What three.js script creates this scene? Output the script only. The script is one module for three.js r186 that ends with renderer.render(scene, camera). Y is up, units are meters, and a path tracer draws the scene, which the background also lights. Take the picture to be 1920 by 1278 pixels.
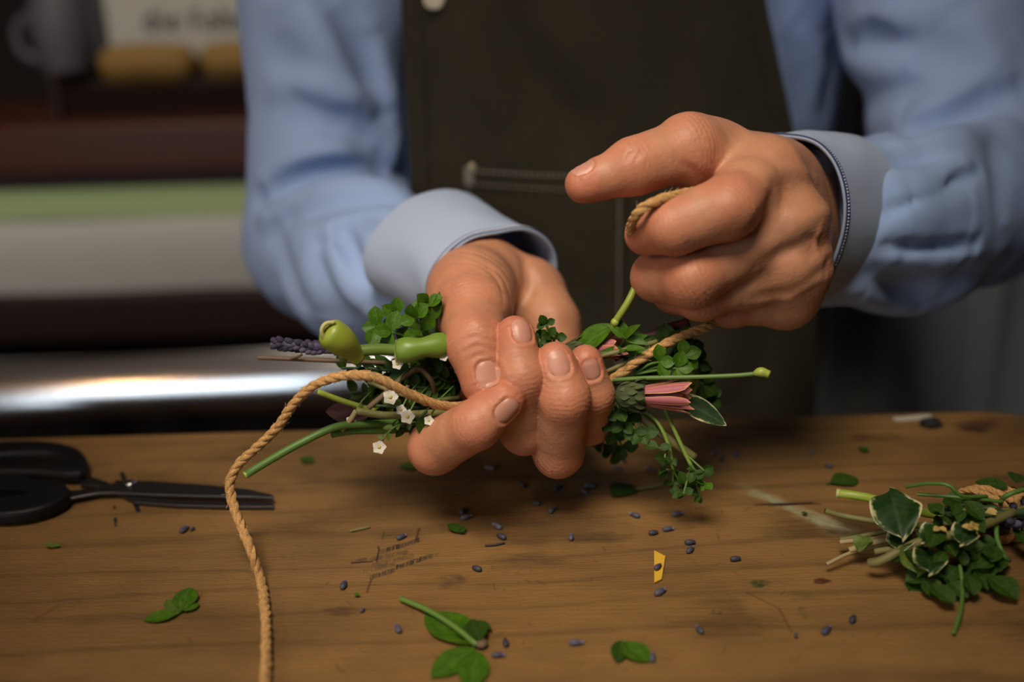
import * as THREE from 'three';
import { mergeGeometries } from 'three/addons/utils/BufferGeometryUtils.js';
import { RoundedBoxGeometry } from 'three/addons/geometries/RoundedBoxGeometry.js';
import { RectAreaLightUniformsLib } from 'three/addons/lights/RectAreaLightUniformsLib.js';

// ---------------------------------------------------------------- camera, light, exposure
const scene = new THREE.Scene();
const FOCAL = 1868, TABLE_Y = 0.90, EYE_Y = TABLE_Y + 0.228;
const camera = new THREE.PerspectiveCamera(2 * Math.atan(639 / FOCAL) * 180 / Math.PI, 1920 / 1278, 0.02, 30);
camera.position.set(0, EYE_Y, 0);
camera.rotation.order = 'YXZ';
camera.rotation.set(-19 * Math.PI / 180, 0, -0.028);
camera.focus = 0.424;
camera.userData.fStop = 3.2;
camera.updateMatrixWorld(true);
scene.add(camera);

scene.background = new THREE.Color().setRGB(0.75, 0.88, 1.1);
RectAreaLightUniformsLib.init();
const WINDOW = { x: -1.30, y: 1.62, z: 1.40, w: 1.10, h: 1.15 };
const daylight = new THREE.RectAreaLight(new THREE.Color().setRGB(0.82, 0.93, 1.0), 2.1, WINDOW.w - 0.08, WINDOW.h - 0.08);
daylight.position.set(WINDOW.x, WINDOW.y, WINDOW.z - 0.05);
daylight.lookAt(WINDOW.x, WINDOW.y, WINDOW.z - 1);
scene.add(daylight);
const LAMP = new THREE.Vector3(-0.12, 1.84, 0.0);
const lampLight = new THREE.SpotLight(new THREE.Color().setRGB(1.0, 0.88, 0.74), 8.0, 0, 0.36, 1, 2);
lampLight.position.set(LAMP.x, LAMP.y + 0.05, LAMP.z);
lampLight.target.position.set(0.03, 1.0, -0.52);
lampLight.shadow.radius = 15;
scene.add(lampLight, lampLight.target);

const renderer = new THREE.WebGLRenderer({ antialias: true });
renderer.toneMapping = THREE.LinearToneMapping;
renderer.toneMappingExposure = 1.12;
renderer.shadowMap.enabled = true;
renderer.shadowMap.type = THREE.PCFSoftShadowMap;

// ---------------------------------------------------------------- helpers
let seedState = 20241;
const rnd = (a = 0, b = 1) => { seedState = (seedState + 0x6d2b79f5) | 0; let t = Math.imul(seedState ^ (seedState >>> 15), 1 | seedState); t = (t + Math.imul(t ^ (t >>> 7), 61 | t)) ^ t; return a + (b - a) * (((t ^ (t >>> 14)) >>> 0) / 4294967296); };
const V = (x, y, z) => new THREE.Vector3(x, y, z);
const lerp = (a, b, t) => a + (b - a) * t, clamp = (x, a, b) => x < a ? a : x > b ? b : x;
const sstep = (a, b, x) => { const t = clamp((x - a) / (b - a), 0, 1); return t * t * (3 - 2 * t); };
const rayTo = (px, py) => V((px - 960) / FOCAL, -(py - 639) / FOCAL, -1).applyQuaternion(camera.quaternion);
// the point of the place seen at (px, py) of the photograph, standing at horizontal distance `far` from the lens
const P = (px, py, far) => { const d = rayTo(px, py); return d.multiplyScalar(far / -d.z).add(camera.position); };
// the point of the tabletop (or a plane h above it) seen at (px, py)
const onTable = (px, py, h = 0) => { const d = rayTo(px, py); return d.multiplyScalar((TABLE_Y + h - EYE_Y) / d.y).add(camera.position); };

function hash3(x, y, z) { let h = Math.imul(x, 374761393) ^ Math.imul(y, 668265263) ^ Math.imul(z, 2147483647 - 1274126177); h = Math.imul(h ^ (h >>> 13), 1274126177); return ((h ^ (h >>> 16)) >>> 0) / 4294967296; }
const PERM = new Uint8Array(512), RAND = new Float32Array(512);
for (let i = 0; i < 256; i++) { PERM[i] = i; } for (let i = 255; i > 0; i--) { const j = Math.floor(rnd() * (i + 1)), t = PERM[i]; PERM[i] = PERM[j]; PERM[j] = t; }
for (let i = 0; i < 256; i++) { PERM[i + 256] = PERM[i]; RAND[i] = RAND[i + 256] = rnd(-1, 1); }
function noise(x, y, z = 0) {
  const xf = Math.floor(x), yf = Math.floor(y), zf = Math.floor(z); x -= xf; y -= yf; z -= zf;
  const u = x * x * (3 - 2 * x), v = y * y * (3 - 2 * y), w = z * z * (3 - 2 * z), X = xf & 255, Y = yf & 255, Z = zf & 255;
  const a = PERM[X] + Y, b = PERM[X + 1] + Y, aa = PERM[a] + Z, ab = PERM[a + 1] + Z, ba = PERM[b] + Z, bb = PERM[b + 1] + Z;
  const p0 = RAND[PERM[aa]], p1 = RAND[PERM[ba]], p2 = RAND[PERM[ab]], p3 = RAND[PERM[bb]], q0 = RAND[PERM[aa + 1]], q1 = RAND[PERM[ba + 1]], q2 = RAND[PERM[ab + 1]], q3 = RAND[PERM[bb + 1]];
  const s0 = p0 + (p1 - p0) * u, s1 = p2 + (p3 - p2) * u, t0 = q0 + (q1 - q0) * u, t1 = q2 + (q3 - q2) * u, s = s0 + (s1 - s0) * v, t = t0 + (t1 - t0) * v;
  return s + (t - s) * w;
}
const fbm = (x, y, z = 0, n = 4) => { let s = 0, a = 0.5; for (let i = 0; i < n; i++) { s += a * noise(x, y, z + i * 7.3); x *= 2.03; y *= 2.03; z *= 2.03; a *= 0.5; } return s; };

const used = new Map();
function numbered(name) { const n = used.get(name) ?? 0; used.set(name, n + 1); return n ? name + '_' + String(n).padStart(3, '0') : name; }
function tag(o, label, category, group, kind) { if (label) o.userData.label = label; if (category) o.userData.category = category; if (group) o.userData.group = group; if (kind) o.userData.kind = kind; return o; }
function mesh(name, geometry, material, parent) { const m = new THREE.Mesh(geometry, material); m.name = parent ? name : numbered(name); (parent ?? scene).add(m); m.castShadow = m.receiveShadow = true; return m; }
function thing(name, label, category, origin, group) { const g = new THREE.Group(); g.name = numbered(name); if (origin) g.position.copy(origin); scene.add(g); return tag(g, label, category, group); }
// a part whose geometry is written in world coordinates, put under a thing that has its own origin
function part(name, geometry, material, parent, label) { const m = mesh(name, geometry, material, parent); const o = V(0, 0, 0); for (let q = parent; q && q !== scene; q = q.parent) o.add(q.position); m.position.copy(o).negate(); if (label) m.userData.label = label; return m; }
function structure(name, geometry, material) { return tag(mesh(name, geometry, material), null, null, null, 'structure'); }
const box = (w, h, d, x, y, z, r = 0) => (r ? new RoundedBoxGeometry(w, h, d, 2, r) : new THREE.BoxGeometry(w, h, d)).translate(x, y, z);
const clean = (g) => { const q = g.index ? g.toNonIndexed() : g.clone(); for (const k of Object.keys(q.attributes)) if (!['position', 'normal', 'uv'].includes(k)) q.deleteAttribute(k); return q; };
const merged = (list) => mergeGeometries(list.map(clean));
const std = (r, g, b, rough = 0.7, more = {}) => new THREE.MeshStandardMaterial({ color: new THREE.Color().setRGB(r, g, b), roughness: rough, ...more });
const phys = (r, g, b, rough = 0.7, more = {}) => new THREE.MeshPhysicalMaterial({ color: new THREE.Color().setRGB(r, g, b), roughness: rough, ...more });

// a tube along points (radius a number or a function of 0..1), with rounded or flat ends
function tube(points, radius, segments = 24, radial = 8, squash = 1) {
  const curve = new THREE.CatmullRomCurve3(points, false, 'centripetal'), fr = curve.computeFrenetFrames(segments, false), rf = typeof radius === 'function' ? radius : () => radius;
  const pos = [], uv = [], idx = [], len = curve.getLength();
  for (let i = 0; i <= segments; i++) {
    const t = i / segments, c = curve.getPointAt(t), r = rf(t);
    for (let j = 0; j <= radial; j++) { const a = j / radial * Math.PI * 2, ca = Math.cos(a) * r, sa = Math.sin(a) * r * squash; pos.push(c.x + fr.normals[i].x * ca + fr.binormals[i].x * sa, c.y + fr.normals[i].y * ca + fr.binormals[i].y * sa, c.z + fr.normals[i].z * ca + fr.binormals[i].z * sa); uv.push(t * len, j / radial); }
  }
  for (let i = 0; i < segments; i++) for (let j = 0; j < radial; j++) { const a = i * (radial + 1) + j, b = a + radial + 1; idx.push(a, b, a + 1, b, b + 1, a + 1); }
  for (const e of [0, 1]) { const c = curve.getPointAt(e), n = pos.length / 3; pos.push(c.x, c.y, c.z); uv.push(e * len, 0.5); const s = e ? segments * (radial + 1) : 0; for (let j = 0; j < radial; j++) e ? idx.push(n, s + j + 1, s + j) : idx.push(n, s + j, s + j + 1); }
  const g = new THREE.BufferGeometry(); g.setAttribute('position', new THREE.Float32BufferAttribute(pos, 3)); g.setAttribute('uv', new THREE.Float32BufferAttribute(uv, 2)); g.setIndex(idx); g.computeVertexNormals(); return g;
}
// a sheet with thickness from a grid of front points (rows x columns)
function slab(rows, cols, at, thick, uvAt) {
  const pos = [], uv = [], idx = [], nrm = [];
  const p = []; for (let i = 0; i <= rows; i++) for (let j = 0; j <= cols; j++) p.push(at(i / rows, j / cols));
  const q = (i, j) => p[clamp(i, 0, rows) * (cols + 1) + clamp(j, 0, cols)];
  for (const s of [0, 1]) for (let i = 0; i <= rows; i++) for (let j = 0; j <= cols; j++) {
    const n = q(i, j + 1).clone().sub(q(i, j - 1)).cross(q(i + 1, j).clone().sub(q(i - 1, j))).normalize().negate(), c = q(i, j);
    pos.push(c.x - n.x * thick * s, c.y - n.y * thick * s, c.z - n.z * thick * s); nrm.push(...(s ? n.clone().negate() : n).toArray()); uv.push(...(uvAt ? uvAt(i / rows, j / cols, c) : [c.x, c.y]));
  }
  const N = (rows + 1) * (cols + 1), id = (s, i, j) => s * N + i * (cols + 1) + j;
  for (let i = 0; i < rows; i++) for (let j = 0; j < cols; j++) { idx.push(id(0, i, j), id(0, i + 1, j), id(0, i, j + 1), id(0, i + 1, j), id(0, i + 1, j + 1), id(0, i, j + 1)); idx.push(id(1, i, j), id(1, i, j + 1), id(1, i + 1, j), id(1, i + 1, j), id(1, i, j + 1), id(1, i + 1, j + 1)); }
  const edge = (a, b, c, d) => idx.push(a, b, c, c, b, d);
  for (let i = 0; i < rows; i++) { edge(id(0, i, 0), id(1, i, 0), id(0, i + 1, 0), id(1, i + 1, 0)); edge(id(1, i, cols), id(0, i, cols), id(1, i + 1, cols), id(0, i + 1, cols)); }
  for (let j = 0; j < cols; j++) { edge(id(1, 0, j), id(0, 0, j), id(1, 0, j + 1), id(0, 0, j + 1)); edge(id(0, rows, j), id(1, rows, j), id(0, rows, j + 1), id(1, rows, j + 1)); }
  const g = new THREE.BufferGeometry(); g.setAttribute('position', new THREE.Float32BufferAttribute(pos, 3)); g.setAttribute('normal', new THREE.Float32BufferAttribute(nrm, 3)); g.setAttribute('uv', new THREE.Float32BufferAttribute(uv, 2)); g.setIndex(idx); return g;
}
// a tileable computed texture
function texture(w, h, fn, color = true) {
  const data = new Uint8Array(w * h * 4);
  for (let y = 0; y < h; y++) for (let x = 0; x < w; x++) { const c = fn(x / w, y / h), i = (y * w + x) * 4; data[i] = clamp(c[0], 0, 255); data[i + 1] = clamp(c[1], 0, 255); data[i + 2] = clamp(c[2], 0, 255); data[i + 3] = 255; }
  const t = new THREE.DataTexture(data, w, h); t.wrapS = t.wrapT = THREE.RepeatWrapping; t.magFilter = THREE.LinearFilter; t.minFilter = THREE.LinearMipmapLinearFilter; t.generateMipmaps = true; if (color) t.colorSpace = THREE.SRGBColorSpace; t.needsUpdate = true; return t;
}
const tiled = (t, sx, sy) => { const c = t.clone(); c.repeat.set(sx, sy); c.needsUpdate = true; return c; };

// ---------------------------------------------------------------- implicit surfaces
const smin = (a, b, k) => { const h = Math.max(k - Math.abs(a - b), 0) / k; return Math.min(a, b) - h * h * k * 0.25; };
function bone(a, b, ra, rb) {
  const ax = a.x, ay = a.y, az = a.z, bx = b.x - ax, by = b.y - ay, bz = b.z - az, L2 = bx * bx + by * by + bz * bz || 1e-12;
  const o = { h: 0, d(x, y, z) { const px = x - ax, py = y - ay, pz = z - az; let h = (px * bx + py * by + pz * bz) / L2; h = h < 0 ? 0 : h > 1 ? 1 : h; o.h = h; const qx = px - bx * h, qy = py - by * h, qz = pz - bz * h; return Math.sqrt(qx * qx + qy * qy + qz * qz) - (ra + (rb - ra) * h); } };
  return o;
}
// naive surface nets over a box, only near the surface, then every vertex drawn onto the surface
function nets(sdf, lo, hi, cell, steps = 2) {
  const nx = Math.ceil((hi.x - lo.x) / cell) + 1, ny = Math.ceil((hi.y - lo.y) / cell) + 1, nz = Math.ceil((hi.z - lo.z) / cell) + 1, B = 4, F = new Float32Array(nx * ny * nz), sx = 1, sy = nx, sz = nx * ny;
  for (let k = 0; k < nz; k += B) for (let j = 0; j < ny; j += B) for (let i = 0; i < nx; i += B) {
    const d = sdf(lo.x + (i + 1.5) * cell, lo.y + (j + 1.5) * cell, lo.z + (k + 1.5) * cell), far = Math.abs(d) > cell * B * 1.5;
    for (let c = k; c < Math.min(k + B, nz); c++) for (let b = j; b < Math.min(j + B, ny); b++) for (let a = i; a < Math.min(i + B, nx); a++) F[a + b * sy + c * sz] = far ? d : sdf(lo.x + a * cell, lo.y + b * cell, lo.z + c * cell);
  }
  const id = new Int32Array(nx * ny * nz).fill(-1), pos = [], idx = [];
  for (let k = 0; k < nz - 1; k++) for (let j = 0; j < ny - 1; j++) for (let i = 0; i < nx - 1; i++) {
    const o = i + j * sy + k * sz; let neg = 0;
    for (let c = 0; c < 8; c++) if (F[o + (c & 1) + ((c >> 1) & 1) * sy + (c >> 2) * sz] < 0) neg++;
    if (!neg || neg === 8) continue;
    let x = 0, y = 0, z = 0, n = 0;
    for (let c = 0; c < 8; c++) for (let ax = 0; ax < 3; ax++) {
      if (c & (1 << ax)) continue;
      const e = c | (1 << ax), fa = F[o + (c & 1) + ((c >> 1) & 1) * sy + (c >> 2) * sz], fb = F[o + (e & 1) + ((e >> 1) & 1) * sy + (e >> 2) * sz];
      if ((fa < 0) === (fb < 0)) continue;
      const t = fa / (fa - fb); x += (c & 1) + (ax === 0 ? t : 0); y += ((c >> 1) & 1) + (ax === 1 ? t : 0); z += (c >> 2) + (ax === 2 ? t : 0); n++;
    }
    id[o] = pos.length / 3; pos.push(lo.x + (i + x / n) * cell, lo.y + (j + y / n) * cell, lo.z + (k + z / n) * cell);
  }
  const quad = (a, b, c, d, flip) => { if (a < 0 || b < 0 || c < 0 || d < 0) return; flip ? idx.push(a, c, b, a, d, c) : idx.push(a, b, c, a, c, d); };
  for (let k = 1; k < nz - 1; k++) for (let j = 1; j < ny - 1; j++) for (let i = 1; i < nx - 1; i++) {
    const o = i + j * sy + k * sz, s = F[o] < 0;
    if (s !== (F[o + sx] < 0)) quad(id[o - sy - sz], id[o - sz], id[o], id[o - sy], !s);
    if (s !== (F[o + sy] < 0)) quad(id[o - sx - sz], id[o - sx], id[o], id[o - sz], !s);
    if (s !== (F[o + sz] < 0)) quad(id[o - sx - sy], id[o - sy], id[o], id[o - sx], !s);
  }
  const nrm = new Float32Array(pos.length), e = Math.min(cell * 0.45, 0.0012);
  for (let v = 0; v < pos.length; v += 3) for (let s = 0; s <= steps; s++) {
    const x = pos[v], y = pos[v + 1], z = pos[v + 2], gx = sdf(x + e, y, z) - sdf(x - e, y, z), gy = sdf(x, y + e, z) - sdf(x, y - e, z), gz = sdf(x, y, z + e) - sdf(x, y, z - e), L = Math.hypot(gx, gy, gz) || 1;
    if (s === steps) { nrm[v] = gx / L; nrm[v + 1] = gy / L; nrm[v + 2] = gz / L; break; }
    const d = clamp(sdf(x, y, z) * 0.8, -cell * 0.5, cell * 0.5); pos[v] -= gx / L * d; pos[v + 1] -= gy / L * d; pos[v + 2] -= gz / L * d;
  }
  const g = new THREE.BufferGeometry(); g.setAttribute('position', new THREE.Float32BufferAttribute(pos, 3)); g.setAttribute('normal', new THREE.BufferAttribute(nrm, 3));
  const uv = new Float32Array(pos.length / 3 * 2); for (let i = 0; i < uv.length / 2; i++) { uv[i * 2] = pos[i * 3] + pos[i * 3 + 2] * 0.5; uv[i * 2 + 1] = pos[i * 3 + 1] - pos[i * 3 + 2] * 0.3; }
  g.setAttribute('uv', new THREE.BufferAttribute(uv, 2)); g.setIndex(idx); return g;
}
// first point of a surface seen along the sight line through (px, py)
function seen(sdf, px, py, from = 0.3, to = 1.2) {
  const d = rayTo(px, py).normalize(), o = camera.position; let t = from;
  for (let i = 0; i < 200 && t < to; i++) { const s = sdf(o.x + d.x * t, o.y + d.y * t, o.z + d.z * t); if (s < 0.0003) break; t += Math.max(s * 0.8, 0.0004); }
  return d.multiplyScalar(t).add(o);
}
// a soft ridge (height > 0) or groove (height < 0) along a line of points
function crease(points, height, width) {
  const segs = []; let lo = V(9, 9, 9), hi = V(-9, -9, -9);
  for (const p of points) { lo.min(p); hi.max(p); }
  for (let i = 0; i + 1 < points.length; i++) segs.push(bone(points[i], points[i + 1], 0, 0));
  const m = width * 2.6, n = segs.length;
  return (x, y, z) => {
    if (x < lo.x - m || y < lo.y - m || z < lo.z - m || x > hi.x + m || y > hi.y + m || z > hi.z + m) return 0;
    let best = 9, at = 0; for (let i = 0; i < n; i++) { const d = segs[i].d(x, y, z); if (d < best) { best = d; at = (i + segs[i].h) / n; } }
    return best > m ? 0 : -height * Math.exp(-best * best / (width * width)) * (0.25 + 0.75 * Math.sin(Math.PI * clamp(at, 0.06, 0.94)));
  };
}
const bumpAt = (c, h, w) => (x, y, z) => { const dx = x - c.x, dy = y - c.y, dz = z - c.z, l = dx * dx + dy * dy + dz * dz; return l > 7 * w * w ? 0 : -h * Math.exp(-l / (w * w)); };
const dense = (pts) => { if (pts.length < 2) return pts; const c = new THREE.CatmullRomCurve3(pts.map(([x, y]) => V(x, y, 0))), n = Math.min(40, Math.max(2, Math.ceil(c.getLength() / 13))); return c.getPoints(n).map((q) => [q.x, q.y]); };
const creasesOn = (sdf, list) => list.map(([pts, h, w]) => pts.length === 1 ? bumpAt(seen(sdf, ...pts[0]), h, w) : crease(dense(pts).map(([x, y]) => seen(sdf, x, y)), h, w));

// ---------------------------------------------------------------- the room
const plaster = std(0.10, 0.085, 0.07, 0.9), limewash = std(0.22, 0.20, 0.18, 0.9), darkWood = std(0.045, 0.018, 0.010, 0.45), floorMat = std(0.07, 0.045, 0.03, 0.6);
structure('floor', box(4.0, 0.1, 4.1, -0.1, -0.05, -0.55), floorMat);
structure('ceiling', box(4.0, 0.1, 4.1, -0.1, 2.75, -0.55), limewash);
structure('wall_left', box(0.1, 2.7, 4.1, -2.05, 1.35, -0.55), plaster);
structure('wall_right', box(0.1, 2.7, 4.1, 1.85, 1.35, -0.55), plaster);
structure('wall_back', box(3.8, 2.7, 0.1, -0.1, 1.35, -2.55), std(0.05, 0.042, 0.036, 0.9));
{
  const { x, y, z, w, h } = WINDOW, x0 = x - w / 2, x1 = x + w / 2, y0 = y - h / 2, y1 = y + h / 2, zz = z + 0.05;
  const piece = (a, b, c, d) => box(b - a, d - c, 0.1, (a + b) / 2, (c + d) / 2, zz);
  structure('wall_front', merged([piece(-2, x0, 0, 2.7), piece(x1, 1.8, 0, 2.7), piece(x0, x1, 0, y0), piece(x0, x1, y1, 2.7)]), plaster);
  const win = new THREE.Group(); win.name = numbered('window_1'); win.position.set(x, y, zz); win.userData.kind = 'structure'; scene.add(win);
  const paint = std(0.5, 0.48, 0.44, 0.5), bars = [];
  for (const s of [-1, 1]) bars.push(box(0.05, h, 0.07, s * (w / 2 - 0.025), 0, 0), box(w, 0.05, 0.07, 0, s * (h / 2 - 0.025), 0));
  bars.push(box(0.04, h, 0.06, 0, 0, 0));
  mesh('window_frame', merged(bars), paint, win);
  const pane = phys(0.95, 0.97, 0.97, 0.02, { transmission: 1, thickness: 0 });
  for (const s of [-1, 1]) mesh('pane', box(w / 2 - 0.06, h - 0.1, 0.004, s * (w / 4 - 0.005), 0, 0), pane, win);
  structure('trim_1', box(w + 0.14, 0.04, 0.16, x, y0 - 0.02, z - 0.02, 0.008), paint);
}

// ---------------------------------------------------------------- the worktable
const TT = { x0: -0.36, z0: -0.56, w: 0.72, d: 0.36 }, TW = 2048, TH = 1024;
const tableCanvas = document.createElement('canvas'); tableCanvas.width = TW; tableCanvas.height = TH;
const tc = tableCanvas.getContext('2d');
{
  const img = new ImageData(TW, TH), D = img.data;
  for (let j = 0; j < TH; j++) for (let i = 0; i < TW; i++) {
    const x = i / TW * 720, z = j / TH * 360;                                                     // millimetres
    const bend = fbm(x * 0.004, z * 0.012, 3, 3) * 26, zz = z + bend;
    let ring = Math.sin(zz * 0.26 + fbm(x * 0.003, zz * 0.05, 9, 3) * 5); ring = Math.pow(Math.max(ring, 0), 6);
    const fine = fbm(x * 0.05, z * 2.2, 1, 3), flat = fbm(x * 0.012, z * 0.035, 5, 4), speck = noise(x * 1.1, z * 1.6, 17), mott = fbm(x * 0.09, z * 0.13, 31, 3);
    let r = 0.190 + flat * 0.085, g = 0.101 + flat * 0.047, b = 0.028 + flat * 0.015;
    const tone = 1 - ring * 0.26 + fine * 0.17 + mott * 0.14 + (speck > 0.82 ? -0.25 * (speck - 0.82) / 0.18 : 0);
    // handled, dirt-darkened middle and blotches of grime, broken up by the grain
    const e = fbm(x * 0.018, z * 0.03, 41, 5) + 0.35 * fine, grime = sstep(0.08, 0.42, e) * 0.42;
    const k = tone * (1 - grime);
    r *= k; g *= k; b *= k * (1 - grime * 0.2);
    const o = (j * TW + i) * 4, s = (v) => 255 * (v <= 0.0031308 ? v * 12.92 : 1.055 * Math.pow(Math.max(v, 0), 1 / 2.4) - 0.055);
    D[o] = s(r); D[o + 1] = s(g); D[o + 2] = s(b); D[o + 3] = 255;
  }
  tc.putImageData(img, 0, 0);
  const T = (px, py) => { const p = onTable(px, py); return [(p.x - TT.x0) / TT.w * TW, (p.z - TT.z0) / TT.d * TH]; };
  const stroke = (pts, width, style) => { tc.strokeStyle = style; tc.lineWidth = width; tc.lineCap = 'round'; tc.lineJoin = 'round'; tc.beginPath(); pts.forEach(([x, y], i) => { const q = T(x, y); i ? tc.lineTo(...q) : tc.moveTo(...q); }); tc.stroke(); };
  const blot = (px, py, rx, ry, style, n = 26) => { const [cx, cy] = T(px, py), ax = Math.abs(T(px + rx, py)[0] - cx), ay = Math.abs(T(px, py + ry)[1] - cy); tc.fillStyle = style; for (let i = 0; i < n; i++) { const a = rnd(0, 6.28), q = Math.sqrt(rnd()); tc.beginPath(); tc.ellipse(cx + Math.cos(a) * q * ax * 0.8, cy + Math.sin(a) * q * ay * 0.8, ax * rnd(0.15, 0.45), ay * rnd(0.15, 0.45), rnd(-0.2, 0.2), 0, 6.3); tc.fill(); } };
  // ink dashes beside the scissors
  stroke([[228, 886], [240, 912]], 6, 'rgba(6,8,18,.95)'); stroke([[254, 944], [260, 958]], 6, 'rgba(6,8,18,.95)'); stroke([[211, 905], [212, 914]], 2.5, 'rgba(10,10,20,.7)'); stroke([[214, 948], [215, 954]], 3, 'rgba(10,10,20,.8)'); stroke([[216, 971], [217, 980]], 4, 'rgba(10,10,20,.8)'); stroke([[217, 983], [217.5, 986]], 3, 'rgba(10,10,20,.7)');
  // worn rubber stamp, too smudged to read
  const row = (x0, y0, x1, y1, n, a, gap = -1) => { for (let i = 0; i < n; i++) { if (i === gap) continue; const t = i / (n - 1), px = lerp(x0, x1, t), py = lerp(y0, y1, t), al = a * rnd(0.35, 1); const ink = `rgba(22,16,16,${al})`, lw = rnd(1.1, 1.9), dx = 2.0; stroke([[px - dx, py + 3.6], [px - dx + 1.2, py - 3.6]], lw, ink); if (rnd() < 0.7) stroke([[px + dx, py + 3.0], [px + dx + 1.2, py - 4.2]], lw, ink); for (const e of [-3.4, 0, 3.4]) if (rnd() < 0.55) stroke([[px - dx, py + e], [px + dx, py + e - 1.1]], lw, ink); } };
  row(716, 1034, 786, 1012, 13, 0.95); row(662, 1054, 760, 1036, 15, 0.5, 4); row(700, 1058, 772, 1043, 10, 0.4); row(684, 1070, 740, 1056, 9, 0.35); row(696, 1082, 736, 1070, 8, 0.7); row(746, 1063, 796, 1046, 9, 0.95); row(800, 1044, 820, 1040, 4, 0.4);
  stroke([[709, 1024], [711, 1030], [706, 1052]], 2, 'rgba(30,18,10,.8)'); stroke([[659, 1055], [698, 1052]], 2.2, 'rgba(24,14,10,.85)'); stroke([[786, 990], [780, 1012]], 3, 'rgba(40,22,10,.6)'); stroke([[720, 998], [717, 1010]], 2.5, 'rgba(60,34,14,.6)'); stroke([[696, 1086], [688, 1110]], 2.5, 'rgba(50,30,14,.6)');
  // smears, burns, knots and scratches
  for (let i = 0; i < 70; i++) { const t = Math.pow(rnd(), 0.8), px = lerp(1392, 1600, t) + rnd(-14, 14), py = lerp(912, 1008, t) + rnd(-9, 9); stroke([[px - rnd(5, 20), py - rnd(2, 8)], [px + rnd(5, 20), py + rnd(2, 9)]], rnd(2, 7), `rgba(${150 + rnd(0, 25) | 0},${158 + rnd(0, 22) | 0},${132 + rnd(0, 20) | 0},${rnd(0.07, 0.18)})`); }
  for (let i = 0; i < 46; i++) { const u = rnd(), px = lerp(1400, 1596, u), py = lerp(914, 1004, u) + rnd(-16, 16) * u; stroke([[px - rnd(6, 22), py - rnd(2, 9)], [px + rnd(6, 22), py + rnd(2, 9)]], rnd(7, 18), `rgba(150,158,130,${rnd(0.07, 0.16)})`); }
  for (let i = 0; i < 18; i++) stroke([[1412 + rnd(0, 60), 946 + rnd(-3, 3)], [1480 + rnd(0, 60), 944 + rnd(-3, 2)]], rnd(1, 3), 'rgba(34,14,4,.35)');
  blot(1540, 1089, 18, 6, 'rgba(46,14,4,.30)'); blot(1830, 800, 50, 12, 'rgba(36,14,4,.16)', 30); blot(1640, 820, 60, 9, 'rgba(52,26,8,.12)', 30);
  blot(1000, 985, 170, 34, 'rgba(60,36,12,.05)', 60); blot(985, 1052, 90, 18, 'rgba(50,34,14,.06)', 40); blot(1130, 1005, 70, 14, 'rgba(44,26,10,.07)', 30); blot(845, 1090, 30, 16, 'rgba(30,20,10,.07)', 30); blot(640, 1145, 40, 10, 'rgba(30,16,8,.10)', 24);
  blot(1425, 1093, 20, 9, 'rgba(34,44,12,.30)', 18); blot(1500, 1118, 30, 12, 'rgba(58,62,18,.10)', 16); blot(1505, 1148, 8, 16, 'rgba(62,68,20,.18)', 14); blot(1345, 1148, 14, 6, 'rgba(44,52,16,.28)', 12); blot(1465, 1000, 50, 10, 'rgba(70,66,20,.08)', 16); blot(725, 1004, 10, 5, 'rgba(44,52,16,.2)', 10); blot(1438, 912, 40, 6, 'rgba(76,74,22,.12)', 18);
  stroke([[1400, 1110], [1460, 1140], [1485, 1185]], 2, 'rgba(50,28,12,.45)'); stroke([[220, 1090], [240, 1110], [330, 1120]], 2, 'rgba(80,48,20,.3)'); stroke([[60, 1165], [110, 1135]], 5, 'rgba(60,30,14,.25)');
  for (let i = 0; i < 150; i++) { const x = rnd(300, 1750), y = rnd(900, 1270), a = rnd(0, 6.28), l = rnd(4, 22); stroke([[x, y], [x + Math.cos(a) * l, y + Math.sin(a) * l * 0.6]], rnd(0.8, 1.6), `rgba(38,20,8,${rnd(0.15, 0.5)})`); }
  for (let i = 0; i < 130; i++) { const x = rnd(20, 1900), y = rnd(850, 1270); blot(x, y, rnd(1.5, 4), rnd(1, 2.5), 'rgba(26,12,6,.35)', 3); }
}
const tableMap = new THREE.CanvasTexture(tableCanvas); tableMap.colorSpace = THREE.SRGBColorSpace; tableMap.wrapS = tableMap.wrapT = THREE.MirroredRepeatWrapping;
const woodBump = texture(512, 512, (u, v) => { const n = 128 + 70 * fbm(u * 12, v * 160, 2, 3) + 40 * noise(u * 90, v * 220, 5); return [n, n, n]; }, false);
const tableTopMat = new THREE.MeshStandardMaterial({ map: tableMap, roughness: 0.62, bumpMap: tiled(woodBump, 4, 4), bumpScale: 0.0004 });
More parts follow.
